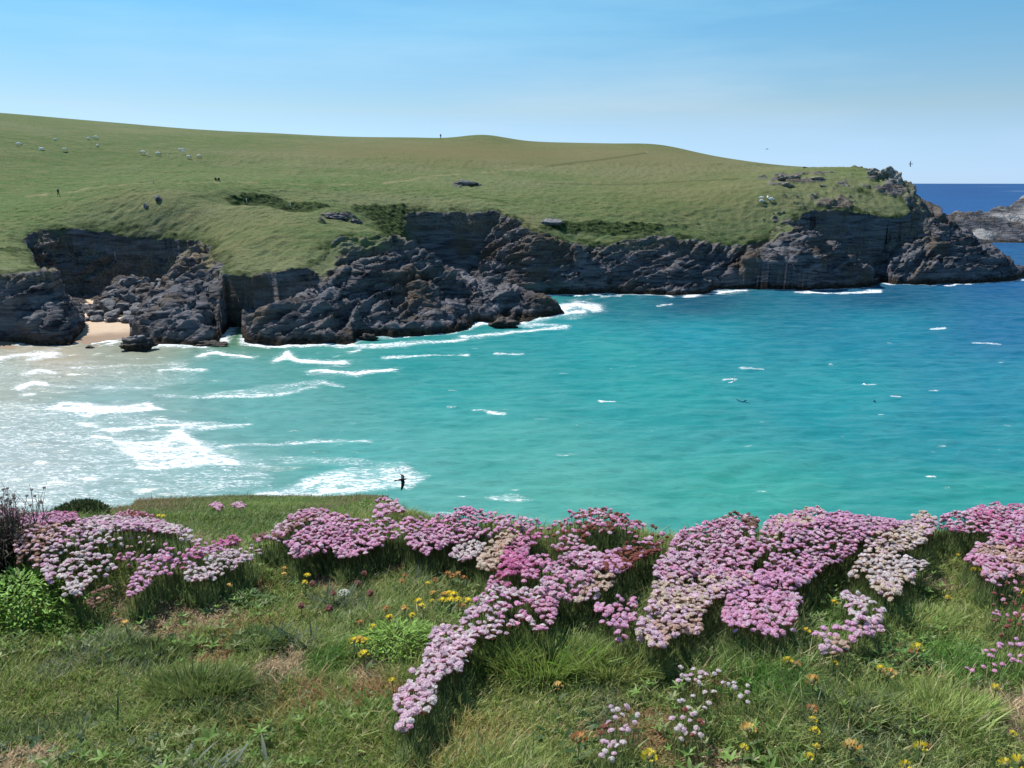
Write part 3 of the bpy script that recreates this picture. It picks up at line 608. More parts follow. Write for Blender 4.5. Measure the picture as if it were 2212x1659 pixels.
m = M('lichened_boulder'); P = m.pos(); c = m.mix(m.ramp(m.noise(P, 1.2, 5), .35, .65), (.06, .065, .078), (.20, .20, .205))
M_BOULD = m.done(m.n('ShaderNodeBsdfPrincipled', {'Base Color': c, 'Roughness': .85, 'Normal': m.bump(m.noise(P, 2.5, 6, .65), .7, .3)}).outputs[0])
place_rock('boulder', onland(343, 433), (1.0, .9, .75), 20, 'round grey boulder on the grassy knoll, the higher of the two there', 'boulder', 'boulders on the grass knoll', mat=M_BOULD, rough=.04)
place_rock('boulder', onland(316, 449), (.8, .7, .62), 21, 'round grey boulder on the grassy knoll, the lower of the two there', 'boulder', 'boulders on the grass knoll', mat=M_BOULD, rough=.04)
place_rock('rock_outcrop', onland(722, 474), (2.6, 1.5, 1.3), 22, 'dark jagged outcrop on the grass brow above the scrub valley', 'outcrop', rot=(0, .1, .2), sub=5, rough=.32)
place_rock('rock_outcrop', onland(770, 484), (1.5, 1.0, .7), 23, 'small low outcrop trailing off right of the dark jagged one', 'outcrop', rot=(0, .1, .2), sub=4, rough=.32)
place_rock('rock_outcrop', onland(1008, 401), (3.0, 1.2, .8), 24, 'flat grey outcrop in a hollow in the middle of the green hillside', 'outcrop', rot=(0, 0, .1), sub=5, rough=.3, mat=M_BOULD)
place_rock('rock_outcrop', onland(1190, 482), (4.2, 2.0, .9), 25, 'smooth grey whaleback rock in scrub right of the dark inlet', 'outcrop', rot=(0, 0, 0), sub=5, rough=.05, mat=M_BOULD)
m = M('pale_crag'); P = m.pos(); c = m.mix(m.ramp(m.noise(P, .9, 6, .65), .4, .62), (.14, .125, .11), (.42, .38, .32))
M_CRAG = m.done(m.n('ShaderNodeBsdfPrincipled', {'Base Color': c, 'Roughness': .85, 'Normal': m.bump(m.noise(P, 1.5, 6, .7), 1., .5)}).outputs[0])
for (px, py, Yd, dm, sd_, lb) in ((1912, 374, 322, (2.9, 2.2, 2.5), 31, 'pale craggy summit rock crowning the end of the far headland'), (1934, 392, 318, (2.4, 2.0, 2.6), 32, 'darker crag stepping down to the right of the summit rock'),
                                 (1893, 372, 324, (2.4, 1.6, 1.1), 33, 'low pale rock at the left shoulder of the summit crag')):
    q_ = atS(px, py, Yd); place_rock('crag', (q_[0], q_[1], q_[2]-dm[2]*.5), dm, sd_, lb, 'crag', rot=(0, .15, .3), mat=M_CRAG, sub=5, rough=.16)
for i, (px, py, r_, lb) in enumerate(((1692, 389, 2.6, 'broad pale rock slab set in grass on the far slope left of the crags'), (1716, 384, 1.5, 'small pale slab just right of the broad one on the far slope'), (1700, 400, 2.0, 'pale ridged slab below the broad one on the far slope'),
                                     (1776, 402, 1.0, 'lone pale stone in the grass between the slabs and the dark scrub'), (1770, 388, 2.3, 'long pale rock low in the grass near the skyline of the point'), (1716, 357, 1.2, 'pale stone heap breaking the skyline of the far headland'),
                                     (1739, 362, .7, 'small white stone under the skyline heap on the far headland'))):
    q_ = onland(px, py)
    if q_ is not None: place_rock('stone_slab', q_, (r_, r_*.5, r_*.28), 50+i, lb, 'rock', rot=(0, .1, .2), mat=M_CRAG, sub=4, rough=.2)

# rockfall in the cove
rows = [(692, 196.5, [(188, 3.2), (212, 3.4), (238, 3.6), (262, 3.0), (288, 3.8), (314, 3.2), (338, 3.0)]), (676, 201, [(196, 2.4), (218, 3.0), (246, 4.4), (276, 3.4), (300, 3.2), (326, 3.8), (352, 3.0)]),
        (660, 205.5, [(208, 2.6), (234, 5.4), (268, 3.4), (292, 3.4), (314, 3.0), (338, 3.6), (362, 3.2)]), (645, 210, [(240, 3.4), (262, 2.6), (286, 4.0), (308, 3.2), (334, 3.4), (360, 3.0), (378, 2.4)]),
        (630, 214, [(246, 3.6), (262, 3.0), (284, 3.6), (304, 3.4), (326, 3.0), (346, 3.4), (372, 2.6)]), (614, 218, [(264, 2.8), (288, 4.2), (310, 2.6), (330, 3.6), (352, 2.8)]), (602, 221, [(264, 2.4), (290, 2.2), (318, 2.4), (342, 2.4)])]
rowname = ['lowest row', 'second row up', 'third row up', 'fourth row up', 'fifth row up', 'sixth row up', 'topmost row']
words_ = ['first', 'second', 'third', 'fourth', 'fifth', 'sixth', 'seventh']; sd_ = 100
for ri, (py, Yd, lst) in enumerate(rows):
    for k, (px, sz) in enumerate(lst):
        q_ = atS(px+random.uniform(-3, 3), py+random.uniform(-3, 3), Yd); sd_ += 1; a = sz*S*random.uniform(.5, .62)
        big_ = 'large' if sz > 3.9 else ('mid-sized' if sz > 2.9 else 'small')
        place_rock('boulder', (q_[0], q_[1], q_[2]-a*.35), (a*1.15, a*random.uniform(.7, 1), a*random.uniform(.6, .95)), sd_, f'{big_} boulder in the cove rockfall, {words_[k]} from left in the {rowname[ri]}', 'boulder', 'fallen boulders at the back of the cove', sub=3, rough=.06, mat=M_BOULD)

# ------------------------------------------------------------------ sheep, people, birds, posts
WHITE = (.86, .83, .76)
def sheep_mesh(kind, seed):
    r = random.Random(seed); L = r.uniform(.95, 1.15)
    if kind == 'grazing':
        J = [(0, 0, .62, .24, .25), (-.32*L, 0, .63, .25, .26), (.32*L, 0, .64, .22, .24), (.50*L, 0, .56, .13), (.62*L, 0, .34, .09), (.74*L, 0, .16, .07), (.80*L, 0, .07, .04),
             (-.36*L, .13, .36, .08), (-.40*L, .14, .20, .045), (-.37*L, .14, 0, .04), (-.36*L, -.13, .36, .08), (-.40*L, -.14, .20, .045), (-.37*L, -.14, 0, .04),
             (.30*L, .12, .36, .07), (.29*L, .13, .18, .045), (.30*L, .13, 0, .04), (.30*L, -.12, .36, .07), (.31*L, -.13, .18, .045), (.29*L, -.13, 0, .04), (-.56*L, 0, .60, .08), (-.62*L, 0, .45, .04), (.66*L, .1, .36, .03), (.66*L, -.1, .36, .03)]
        E = [(0, 1), (0, 2), (2, 3), (3, 4), (4, 5), (5, 6), (1, 7), (7, 8), (8, 9), (1, 10), (10, 11), (11, 12), (2, 13), (13, 14), (14, 15), (2, 16), (16, 17), (17, 18), (1, 19), (19, 20), (4, 21), (4, 22)]
        dark = lambda p: p[2] < .3 or p[0] > .56*L
    elif kind == 'standing':
        J = [(0, 0, .62, .24, .25), (-.32*L, 0, .63, .25, .26), (.32*L, 0, .66, .22, .24), (.46*L, 0, .84, .12), (.52*L, 0, .96, .10), (.66*L, 0, .92, .07), (.74*L, 0, .87, .045),
             (-.36*L, .13, .36, .08), (-.40*L, .14, .20, .045), (-.37*L, .14, 0, .04), (-.36*L, -.13, .36, .08), (-.40*L, -.14, .20, .045), (-.37*L, -.14, 0, .04),
             (.30*L, .12, .36, .07), (.29*L, .13, .18, .045), (.30*L, .13, 0, .04), (.30*L, -.12, .36, .07), (.31*L, -.13, .18, .045), (.29*L, -.13, 0, .04), (-.56*L, 0, .60, .08), (-.62*L, 0, .45, .04), (.5*L, .12, 1.0, .03), (.5*L, -.12, 1.0, .03)]
        E = [(0, 1), (0, 2), (2, 3), (3, 4), (4, 5), (5, 6), (1, 7), (7, 8), (8, 9), (1, 10), (10, 11), (11, 12), (2, 13), (13, 14), (14, 15), (2, 16), (16, 17), (17, 18), (1, 19), (19, 20), (4, 21), (4, 22)]
        dark = lambda p: p[2] < .3 or p[0] > .58*L
    else:                                # lying, legs folded under
        J = [(0, 0, .27, .26, .25), (-.32*L, 0, .26, .27, .25), (.32*L, 0, .28, .23, .23), (.46*L, 0, .46, .12), (.52*L, 0, .58, .10), (.66*L, 0, .54, .07), (.74*L, 0, .49, .045),
             (.42*L, .15, .10, .07), (.58*L, .14, .05, .04), (.42*L, -.15, .10, .07), (.56*L, -.14, .05, .04), (-.25*L, .25, .08, .09), (-.02*L, .27, .05, .04), (.5*L, .12, .62, .03), (.5*L, -.12, .62, .03)]
        E = [(0, 1), (0, 2), (2, 3), (3, 4), (4, 5), (5, 6), (2, 7), (7, 8), (2, 9), (9, 10), (1, 11), (11, 12), (4, 13), (4, 14)]
        dark = lambda p: p[0] > .58*L
    return skinned('sheep', J, E, [M_WOOL], 2, lambda p: (.34, .29, .24) if dark(p) else WHITE)
SM = {k: sheep_mesh(k, i) for i, k in enumerate(('grazing', 'standing', 'lying'))}
SH = [(41, 313, 'grazing', 0, 1.25, 'white sheep at the far left of the hill, first one from the photo edge'), (91, 322, 'lying', 3.1, 1.35, 'sheep lying flat on the upper hill, below and right of the first sheep'),
      (119, 301, 'lying', .2, .95, 'small white sheep lying highest up at the left end of the flock'), (140, 325, 'grazing', .4, 1.0, 'grey-white sheep grazing low between the lying sheep and the pair'),
      (191, 299, 'lying', .1, 1.05, 'left sheep of the close pair highest on the hill'), (207, 298, 'grazing', 3.2, 1.1, 'right sheep of the close pair highest on the hill'),
      (211, 316, 'grazing', -.6, 1.0, 'shaded grey sheep standing below the close pair'), (309, 332, 'grazing', 3.0, 1.2, 'big white sheep with a small lamb at its right side'),
      (342, 334, 'grazing', -.3, 1.25, 'big white sheep alone between the ewe with lamb and the loose foursome'), (389, 322, 'lying', 2.9, .85, 'small sheep lying, left of the top two of the loose foursome'),
      (395, 322, 'lying', 0, 1.0, 'sheep lying at the top of the loose foursome on the hill'), (396, 331, 'standing', 3.4, 1.0, 'sheep standing second from top in the loose foursome'),
      (408, 341, 'grazing', -.3, 1.15, 'bright white sheep lowest of the loose foursome'), (430, 339, 'grazing', -.2, 1.05, 'white sheep at the right-hand end of the flock'),
      (1644, 430, 'grazing', 2.9, 1.0, 'upper left sheep of four on the slope above the far cliffs'), (1645, 436, 'grazing', 0, 1.0, 'lower left sheep of four on the slope above the far cliffs'),
      (1658, 429, 'standing', 1.4, .9, 'dark-faced sheep standing between the others above the far cliffs'), (1666, 433, 'grazing', 0.2, 1.15, 'right-hand and biggest sheep of four above the far cliffs')]
LM = [(319, 335, 'standing', 1.0, .6, 'small white lamb beside the big ewe on the hill'), (363, 336, 'standing', .5, .5, 'tiny lone lamb between the big sheep and the loose foursome')]
for (px, py, k, a, s_, lb) in SH+LM:
    q_ = onland(px, py+2.5)
    if q_ is None: continue
    o = link('lamb' if s_ < .7 else 'sheep', SM[k]); o.location = q_; o.rotation_euler = (0, 0, a); o.scale = (s_*1.0,)*3
    tag(o, lb, 'lamb' if s_ < .7 else 'sheep', 'lambs on the hill' if s_ < .7 else ('sheep grazing the hill' if px < 1000 else 'sheep above the far cliffs'))
def person_mesh(top, legs, sit=False):
    if not sit:
        J = [(0, 0, .95, .13, .15), (0, 0, 1.2, .13, .16), (0, 0, 1.42, .12, .17), (0, 0, 1.52, .06), (0, .01, 1.60, .08), (0, .01, 1.70, .085),
             (-.2, 0, 1.40, .06), (-.26, .02, 1.12, .045), (-.24, .12, .88, .035), (.2, 0, 1.40, .06), (.26, 0, 1.12, .045), (.25, .06, .86, .035),
             (-.1, 0, .86, .09), (-.11, .10, .48, .065), (-.11, .16, .08, .05), (-.11, .28, .04, .035), (.1, 0, .86, .09), (.11, -.04, .48, .065), (.11, -.18, .08, .05), (.11, -.07, .04, .035)]
    else:
        J = [(0, 0, .16, .14, .17), (0, -.05, .42, .13, .16), (0, -.06, .62, .12, .17), (0, -.05, .72, .06), (0, -.02, .80, .08), (0, -.01, .89, .085),
             (-.2, -.05, .60, .06), (-.26, .08, .36, .045), (-.18, .28, .34, .035), (.2, -.05, .60, .06), (.26, .08, .36, .045), (.18, .28, .34, .035),
             (-.12, .1, .16, .09), (-.14, .42, .42, .065), (-.14, .62, .06, .05), (-.14, .74, .04, .035), (.12, .1, .16, .09), (.14, .42, .42, .065), (.14, .62, .06, .05), (.14, .74, .04, .035)]
    E = [(0, 1), (1, 2), (2, 3), (3, 4), (4, 5), (2, 6), (6, 7), (7, 8), (2, 9), (9, 10), (10, 11), (0, 12), (12, 13), (13, 14), (14, 15), (0, 16), (16, 17), (17, 18), (18, 19)]
    hz = .9 if not sit else .2; nz = 1.5 if not sit else .72
    return skinned('person', J, E, [M_PLAIN], 2, lambda p: (.05, .035, .025) if p[2] > nz+.2 else ((.45, .28, .2) if p[2] > nz else (top if p[2] > hz and not (sit and p[1] > .2) else legs)))
for (px, py, sit, tp, lg, a, lb) in ((127, 424, False, (.03, .03, .04), (.04, .045, .06), 1.4, 'dark-clothed walker on the sandy footpath at the left of the hill'), (466, 391, True, (.05, .03, .03), (.03, .03, .05), 0, 'person in dark clothes sitting in the grass above the scrub, left of two'),
                                     (473, 391, True, (.03, .04, .03), (.04, .04, .05), .5, 'person in dark clothes sitting in the grass above the scrub, right of two'), (952, 301, False, (.03, .03, .04), (.04, .04, .05), 0, 'tiny walker standing on the skyline left of the grassy hump')):
    q_ = onland(px, py)
    if q_ is None: q_ = atS(px, 300, 425); q_[2] = landz(q_[0], q_[1])
    o = link('person', person_mesh(tp, lg, sit)); o.location = q_; o.rotation_euler = (0, 0, a); tag(o, lb, 'person', 'people on the hill')
for (px, py, lb) in ((533, 438, 'short pale marker post at the scrub edge, further up the brow'), (628, 450, 'short pale marker post at the scrub edge, nearer the dark outcrop'), (332, 394, 'white marker post where the footpath tops the knoll')):
    q_ = onland(px, py+3)
    if q_ is None: continue
    T = Tpl(); tube(T, [(0, 0, -.2), (0.02, 0, .6), (0, .02, 1.15)], [.09, .085, .08], 6, (.55, .52, .46)); tube(T, [(0, .02, 1.15), (0, .02, 1.22)], [.095, .03], 6, (.6, .58, .52))
    o = link('marker_post', T.mesh('marker_post', [M_WOOD])); o.location = q_; tag(o, lb, 'post', 'marker posts')

def bird(name, p, head, bank, pitch, span, cb, cw, ct, wl, wr, label, cat):
    root = empty(name, p); tag(root, label, cat)
    root.rotation_euler = (pitch, bank, head); s_ = span/1.3
    T = Tpl(); prof = [(-.34, .012, .05), (-.26, .035, .07), (-.12, .07, .07), (.02, .085, .08), (.14, .07, .07), (.22, .045, .045), (.27, .05, .05), (.32, .035, .035), (.37, .012, .012), (.42, .004, .004)]
    rings = []; n = 10
    for (y, rz, rx) in prof: rings += [(rx*s_*math.cos(6.2832*k/n), y*s_, rz*s_*math.sin(6.2832*k/n)) for k in range(n)]
    f = [(i*n+k, i*n+(k+1) % n, (i+1)*n+(k+1) % n, (i+1)*n+k) for i in range(len(prof)-1) for k in range(n)]+[tuple(range(n)), tuple(range(9*n, 10*n))[::-1]]
    T.add(rings, f, lambda q: (.5, .35, .05) if q[1] > .36*s_ else cb); link('body', T.mesh('body', [M_PLAIN]), root)
    for sgn, w in ((-1, wl), (1, wr)):   # wing: spanwise stations (x, y centre, z, chord)
        T = Tpl(); V = []
        for (x, y, z, c_) in w:
            for u, h_ in ((.5, 0), (.25, .014), (-.2, .012), (-.5, 0), (-.2, -.006), (.25, -.008)): V.append((sgn*x*s_, (y+u*c_)*s_, (z+h_)*s_))
        F_ = [(i*6+k, i*6+(k+1) % 6, (i+1)*6+(k+1) % 6, (i+1)*6+k) for i in range(len(w)-1) for k in range(6)]+[(0, 1, 2, 3, 4, 5), tuple(range((len(w)-1)*6, len(w)*6))[::-1]]
        T.add(V, F_, lambda q: ct if abs(q[0]) > .55*s_ else cw); link('wing', T.mesh('wing', [M_PLAIN]), root)
    T = Tpl(); T.add([(-.04*s_, -.3*s_, 0), (.04*s_, -.3*s_, 0), (.11*s_, -.5*s_, 0), (-.11*s_, -.5*s_, 0), (-.03*s_, -.3*s_, .012), (.03*s_, -.3*s_, .012), (.10*s_, -.49*s_, .012), (-.10*s_, -.49*s_, .012)],
                     [(0, 1, 2, 3), (4, 7, 6, 5), (0, 4, 5, 1), (1, 5, 6, 2), (2, 6, 7, 3), (3, 7, 4, 0)], cb); link('tail', T.mesh('tail', [M_PLAIN]), root)
WO = [(.04, .04, 0, .22), (.25, .09, .07, .22), (.45, .05, .09, .17), (.62, -.06, .05, .09), (.68, -.12, .03, .03)]
WU = [(.04, .04, 0, .22), (.20, .10, .16, .22), (.36, .06, .32, .17), (.50, -.06, .42, .09), (.54, -.12, .45, .03)]
WD = [(.04, .04, 0, .24), (.20, .06, -.12, .25), (.34, .0, -.30, .22), (.42, -.08, -.48, .14), (.44, -.12, -.58, .04)]
W_, GR = (.85, .85, .84), (.75, .76, .78)
bird('gull', at(1583, 825, 90), 2.4, .5, -.1, 1.5, W_, W_, GR, WU, WO, 'white gull with raised wings flying over the middle of the bay', 'gull')
bird('gull', at(1868, 831, 90), 1.2, .1, 0, 1.3, W_, W_, GR, WO, WO, 'white gull gliding low over blue-green water toward the right of the bay', 'gull')
bird('crow', at(868, 1036, 34), -1.4, .2, .1, .85, (.018, .018, .022), (.02, .02, .024), (.02, .02, .024), WO, WD, 'black crow flying over the foam just past the near grass brow', 'crow')
bird('gull', at(1657, 322, 200), 1.5, .0, 0, 1.3, (.25, .25, .27), (.25, .25, .27), (.2, .2, .2), WO, WO, 'distant bird low in the sky over the far headland slope', 'bird')
bird('gull', at(1967, 354, 190), 1.5, .9, 0, 1.3, (.10, .10, .12), (.1, .1, .12), (.1, .1, .1), WU, WD, 'distant dark bird in the sky right of the summit crag', 'bird')

# ------------------------------------------------------------------ foreground bank
def unproj_edge(px, Y):
    drop = 1.217+.19*Y; dep = Y*cT+drop*sT; return ((px-CX)/F*dep, Y)
EDGE = [(-30, -12), (-30, 9), (-9, 8.6), (-6.2, 8.6), (-5.35, 9.2), (-5.5, 11), (-6.3, 12.5), (-5.2, 14.8), (-3.6, 15.4), (-2.5, 14.9), (-1.75, 11.5), (-1.3, 8.5), (-.95, 5.6)]
EDGE += [unproj_edge(*q) for q in ((960, 4.75), (1010, 4.60), (1170, 4.28), (1300, 4.60), (1440, 4.12), (1560, 4.35), (1740, 4.62), (1900, 4.32), (2000, 4.5), (2130, 4.75), (2300, 4.7), (2700, 4.6))]+[(30, 5), (30, -12)]
MB = []                                   # low mounds under the cushions: px, py, rx, ry (m), h
def fgbase(x, y):
    yy = np.maximum(y, .4)
    wl = smooth(-.2, -2.3, x)
    wl = np.maximum(wl, smooth(5.2, 7.5, yy))
    d = 1.217+.19*yy+wl*.18*np.logaddexp(0, (yy-3.7)*3)/3
    d = d+.10*fbm(x*.8, y*.8, 0*x, 3, 201)*.5+.035*fbm(x*2.6, y*2.6, 0*x, 3, 202)
    for (mx, my, rx, ry, h) in MB: d = d-h*np.exp(-((x-mx)/rx)**2-((y-my)/ry)**2)
    return H-d
def fgz(x, y):
    x = np.asarray(x, float); y = np.asarray(y, float); z = fgbase(x, y)
    e, _ = linedist(EDGE, x, y, True); e = np.where(inside(EDGE, x, y), 0, e)
    return z-1.15*e-.25*np.minimum(e, 1)**.5*(e > 0)*0-.35*np.maximum(e-.5, 0)
def onfg(px, py, h=0., y0=1.3, y1=17.):
    px = np.atleast_1d(np.asarray(px, float)); py = np.atleast_1d(np.asarray(py, float)); n = len(px)
    u = (px-CX)/F; v = (CY-py)/F; dy = cT+v*sT; dz = -sT+v*cT
    ys = np.r_[np.arange(y0, 6, .04), np.arange(6, y1, .1)]
    Xr = (u/dy)[:, None]*ys; Zr = H+(dz/dy)[:, None]*ys; Yr = np.broadcast_to(ys, Xr.shape)
    gap = Zr-(fgz(Xr.ravel(), Yr.ravel()).reshape(Xr.shape)+h)
    hit = gap < 0; any_ = hit.any(1); i = np.where(any_, hit.argmax(1), gap.argmin(1)); r = np.arange(n)
    i0 = np.maximum(i-1, 0); g0, g1 = gap[r, i0], gap[r, i]; t_ = np.where(any_ & (i > 0), g0/(g0-g1+1e-9), 1)
    y_ = ys[i0]+(ys[i]-ys[i0])*t_; x_ = (u/dy)*y_
    return x_, y_, any_
for (px, py, rx, ry, h) in ((235, 1225, .62, .5, .13), (110, 1200, .4, .4, .06), (420, 1210, .45, .35, .05), (1060, 1160, .45, .3, .10), (1290, 1190, .38, .35, .12), (1560, 1200, .5, .35, .10), (1830, 1190, .5, .35, .10),
                            (2130, 1170, .45, .4, .10), (780, 1170, .5, .3, .12), (1080, 1330, .35, .25, .06), (1230, 1260, .35, .22, .07)):
    a, b, _ = onfg(px, py, .1); MB.append((a[0], b[0], rx, ry, h))
_gx = np.arange(-12, 12.01, .03); _gy = np.arange(0, 20.01, .03); _A1, _A2 = np.meshgrid(_gx, _gy); _GT = fgz(_A1, _A2); fgz_exact = fgz
def fgz(x, y):
    x = np.asarray(x, float); y = np.asarray(y, float)
    u = np.clip((x+12)/.03, 0, len(_gx)-1.001); v = np.clip(y/.03, 0, len(_gy)-1.001); i = u.astype(int); j = v.astype(int); u = u-i; v = v-j
    return (_GT[j, i]*(1-u)+_GT[j, i+1]*u)*(1-v)+(_GT[j+1, i]*(1-u)+_GT[j+1, i+1]*u)*v
m = M('bank_soil'); P = m.pos(); c = m.mix(m.ramp(m.noise(P, 3, 5), .35, .65), (.09, .10, .035), (.16, .14, .06)); dr_ = m.attr('dry').outputs['Fac']
c = m.mix(m.math('MULTIPLY', dr_, .7), c, (.16, .11, .06)); c = m.mix(m.math('MULTIPLY', m.ramp(m.noise(P, 14, 4), .4, .7), .4), c, (.09, .085, .035))
far_ = m.attr('far').outputs['Fac']; fc = m.mix(m.ramp(m.noise(P, 1.2, 6, .65), .36, .64), (.06, .10, .03), (.13, .14, .06)); fc = m.mix(m.math('MULTIPLY', m.ramp(m.noise(P, 9, 5, .7), .45, .7), .5), fc, (.03, .05, .014)); c = m.mix(far_, c, fc)
M_SOIL = m.done(m.n('ShaderNodeBsdfPrincipled', {'Base Color': c, 'Roughness': .95, 'Specular IOR Level': .1, 'Normal': m.bump(m.noise(P, 20, 5), .8, .05)}).outputs[0])

# dry, rusty and bare patches seen in the turf: px, py, rx, ry, kind
PATCH = [(380, 1315, 125, 28, 's'), (330, 1360, 45, 20, 's'), (460, 1400, 45, 22, 'r'), (600, 1430, 55, 30, 's'), (665, 1490, 40, 35, 'r'), (560, 1340, 50, 25, 'y'), (45, 1625, 90, 40, 's'), (230, 1290, 60, 14, 's'), (420, 1240, 60, 12, 's'), (520, 1250, 40, 14, 'r'),
         (560, 1520, 60, 40, 'y'), (820, 1490, 70, 30, 'r'), (1000, 1600, 130, 45, 'y'), (800, 1440, 40, 20, 's'), (1370, 1560, 90, 38, 'r'), (1420, 1600, 60, 30, 'r'), (1560, 1490, 80, 22, 'r'), (1540, 1620, 80, 30, 's'), (2190, 1520, 50, 40, 's'), (2205, 1570, 40, 30, 'b'),
         (1960, 1420, 50, 25, 'r'), (2020, 1250, 60, 16, 'b'), (700, 1240, 60, 20, 's'), (860, 1200, 50, 14, 's'), (350, 1160, 90, 10, 's'), (740, 1290, 60, 20, 'g'), (250, 1400, 120, 40, 'g'), (500, 1480, 110, 40, 'd'), (330, 1410, 60, 22, 'd'), (100, 1560, 130, 40, 'd'), (1150, 1430, 60, 30, 'd'), (2060, 1420, 90, 40, 'e'),
         (1800, 1330, 90, 40, 'e'), (1650, 1480, 90, 30, 'e'), (700, 1420, 40, 25, 'e'), (850, 1520, 60, 25, 'e'), (1900, 1560, 130, 50, 'g'), (1600, 1400, 100, 30, 'd'), (60, 1270, 90, 30, 'e'), (1300, 1510, 60, 40, 'g')]
PW = []
for (px, py, rx, ry, k) in PATCH:
    a, b, _ = onfg([px, px, px], [py, py-ry, py+ry], .03); dep = b[0]/cT; PW.append((a[0], b[0], rx/F*dep*1.2, max(.06, abs(b[1]-b[2])*.62), k))
def patchw(x, y, ks):
    s_ = np.zeros(np.shape(x))
    nz_ = .7*fbm(x*6, y*6, 0*x, 4, 301)
    for (a, b, rx, ry, k) in PW:
        if k in ks: s_ = np.maximum(s_, np.exp(-((x-a)/rx)**2-((y-b)/ry)**2))
    return smooth(.2, .6, s_+nz_*.8*(s_ > .08))
fx = axis([(-30, 3), (-9, .25), (-3.4, .05), (3.4, .05), (8, .3), (30, 3)]); fy = axis([(-12, 2), (1.2, .05), (6.2, .05), (17, .16), (30, .9), (62, 4)])
FX, FY = np.meshgrid(fx, fy); FZ = np.maximum(fgz_exact(FX, FY), -2)
me = mesh('bank', np.c_[FX.ravel(), FY.ravel(), FZ.ravel()], gridfaces(len(fx), len(fy)).ravel(), np.full((len(fx)-1)*(len(fy)-1), 4), [M_SOIL], {'dry': patchw(FX, FY, 'srb').ravel(), 'far': smooth(5.2, 6.5, FY).ravel()})
tag(link('ground', me), kind='structure')

# ------------------------------------------------------------------ grass
def blades(name, x, y, ln, wd, lean_dir, lean, colr, parent=None, origin=(0, 0, 0), z=None, mat=M_GRASS, tipdark=1.0):
    n = len(x); z = fgz(x, y)-.004 if z is None else z
    az = rng.uniform(0, 2*np.pi, n); wv = np.stack([np.cos(az), np.sin(az), 0*az], 1)*wd[:, None]*.5
    lv = np.stack([np.cos(lean_dir), np.sin(lean_dir), 0*az], 1)*(ln*np.sin(lean))[:, None]
    up = np.zeros((n, 3)); up[:, 2] = ln*np.cos(lean)
    b = np.stack([x, y, z], 1)-np.array(origin)
    mid = b+lv*.36+up*.58; tip = b+lv+up*.98
    V = np.stack([b-wv, b+wv, mid+wv*.8, mid-wv*.8, tip], 1).reshape(-1, 3)
    o = np.arange(n)[:, None]*5; L = np.concatenate([o+np.array([0, 1, 2, 3])], 1); T3 = o+np.array([3, 2, 4])
    loops = np.concatenate([L, T3], 1).ravel(); sizes = np.tile([4, 3], n)
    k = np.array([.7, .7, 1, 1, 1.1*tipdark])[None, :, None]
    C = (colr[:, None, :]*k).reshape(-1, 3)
    return mesh(name, V, loops, sizes, [mat], {'col': C}, False)
def grass_cols(x, y, n):
    r = rng.random((n, 1)); g1, g2 = np.array([.17, .25, .05]), np.array([.36, .43, .13])
    c = g1+(g2-g1)*np.clip(r*.8+.3*fbm(x*1.5, y*1.5, 0*x, 4, 401)[:, None]+.1, 0, 1)
    bl = np.clip(smooth(-.1, .5, fbm(x*.9+5, y*.9, 0*x, 3, 402)), 0, 1)[:, None]; c = c*(1-bl*.5)+np.array([.23, .30, .13])*bl*.5
    def mixin(c, w, t, p): pick = (rng.random(n) < w*p)[:, None]; return np.where(pick, np.array(t)*rng.uniform(.7, 1.25, (n, 1)), c)
    c = mixin(c, np.full(n, 1.), (.50, .43, .22), .14)
    c = mixin(c, patchw(x, y, 's'), (.66, .50, .33), .88); c = mixin(c, patchw(x, y, 'r'), (.50, .30, .16), .72); c = mixin(c, patchw(x, y, 'y'), (.44, .35, .13), .55)
    c = mixin(c, patchw(x, y, 'd'), (.12, .175, .06), .7); c = mixin(c, patchw(x, y, 'e'), (.13, .27, .05), .8); c = mixin(c, patchw(x, y, 'g'), (.22, .26, .14), .6); c = mixin(c, patchw(x, y, 'b'), (.36, .27, .20), .6)
    return c*rng.uniform(.8, 1.2, (n, 1))
CLUMP_MASK = []                            # filled by the thrift section below
def scatter_xy(n, y0, y1, pw, x0s=-.735, x1s=.735, pad=.25):
    y = y0+(y1-y0)*rng.random(n)**pw; hw = (y*cT+1.8*sT)*.66+pad; x = rng.uniform(-1, 1, n)*hw; return x, y
def scatter_side(n, y0, y1, w):
    y = rng.uniform(y0, y1, n); hw = (y*cT+1.8*sT)*.66+.2; x = (hw+w*rng.random(n)**1.6)*np.where(rng.random(n) < .5, -1, 1); return x, y
# turf, nearest bank
x, y = scatter_xy(560000, 1.35, 5.3, 1.0); x2, y2 = scatter_side(260000, .2, 5.6, 4.5); x3 = rng.uniform(-2.5, 2.5, 60000); y3 = rng.uniform(-.6, 1.4, 60000); x = np.r_[x, x2, x3]; y = np.r_[y, y2, y3]
keep = inside(EDGE, x, y-.12) & (rng.random(len(x)) < np.clip(1.5-y*.13, .38, 1)); x, y = x[keep], y[keep]
x += .012*rng.normal(size=len(x)); n = len(x)
tuft = fbm(x*2.2, y*2.2, 0*x, 3, 411); tall = smooth(.05, .45, tuft)
tus = fbm(x*9, y*9, 0*x, 2, 412)
ln = rng.gamma(5, .0092, n)*(.75+.8*tall+.35*tus); dr_ = patchw(x, y, 'srb'); ln *= 1-.35*dr_; ln = np.clip(ln, .015, .17)
ld = 4*fbm(x*2.3, y*2.3, 0*x, 3, 413)+rng.normal(0, 1.6, n)-.4
le = np.clip(rng.gamma(4, .16, n)+.25, .1, 1.45)
g_ = link('grass', blades('grass', x, y, ln, np.where(rng.random(n) < .12, rng.uniform(.005, .009, n), rng.uniform(.0022, .0044, n)), ld, le, grass_cols(x, y, n))); tag(g_, kind='stuff')
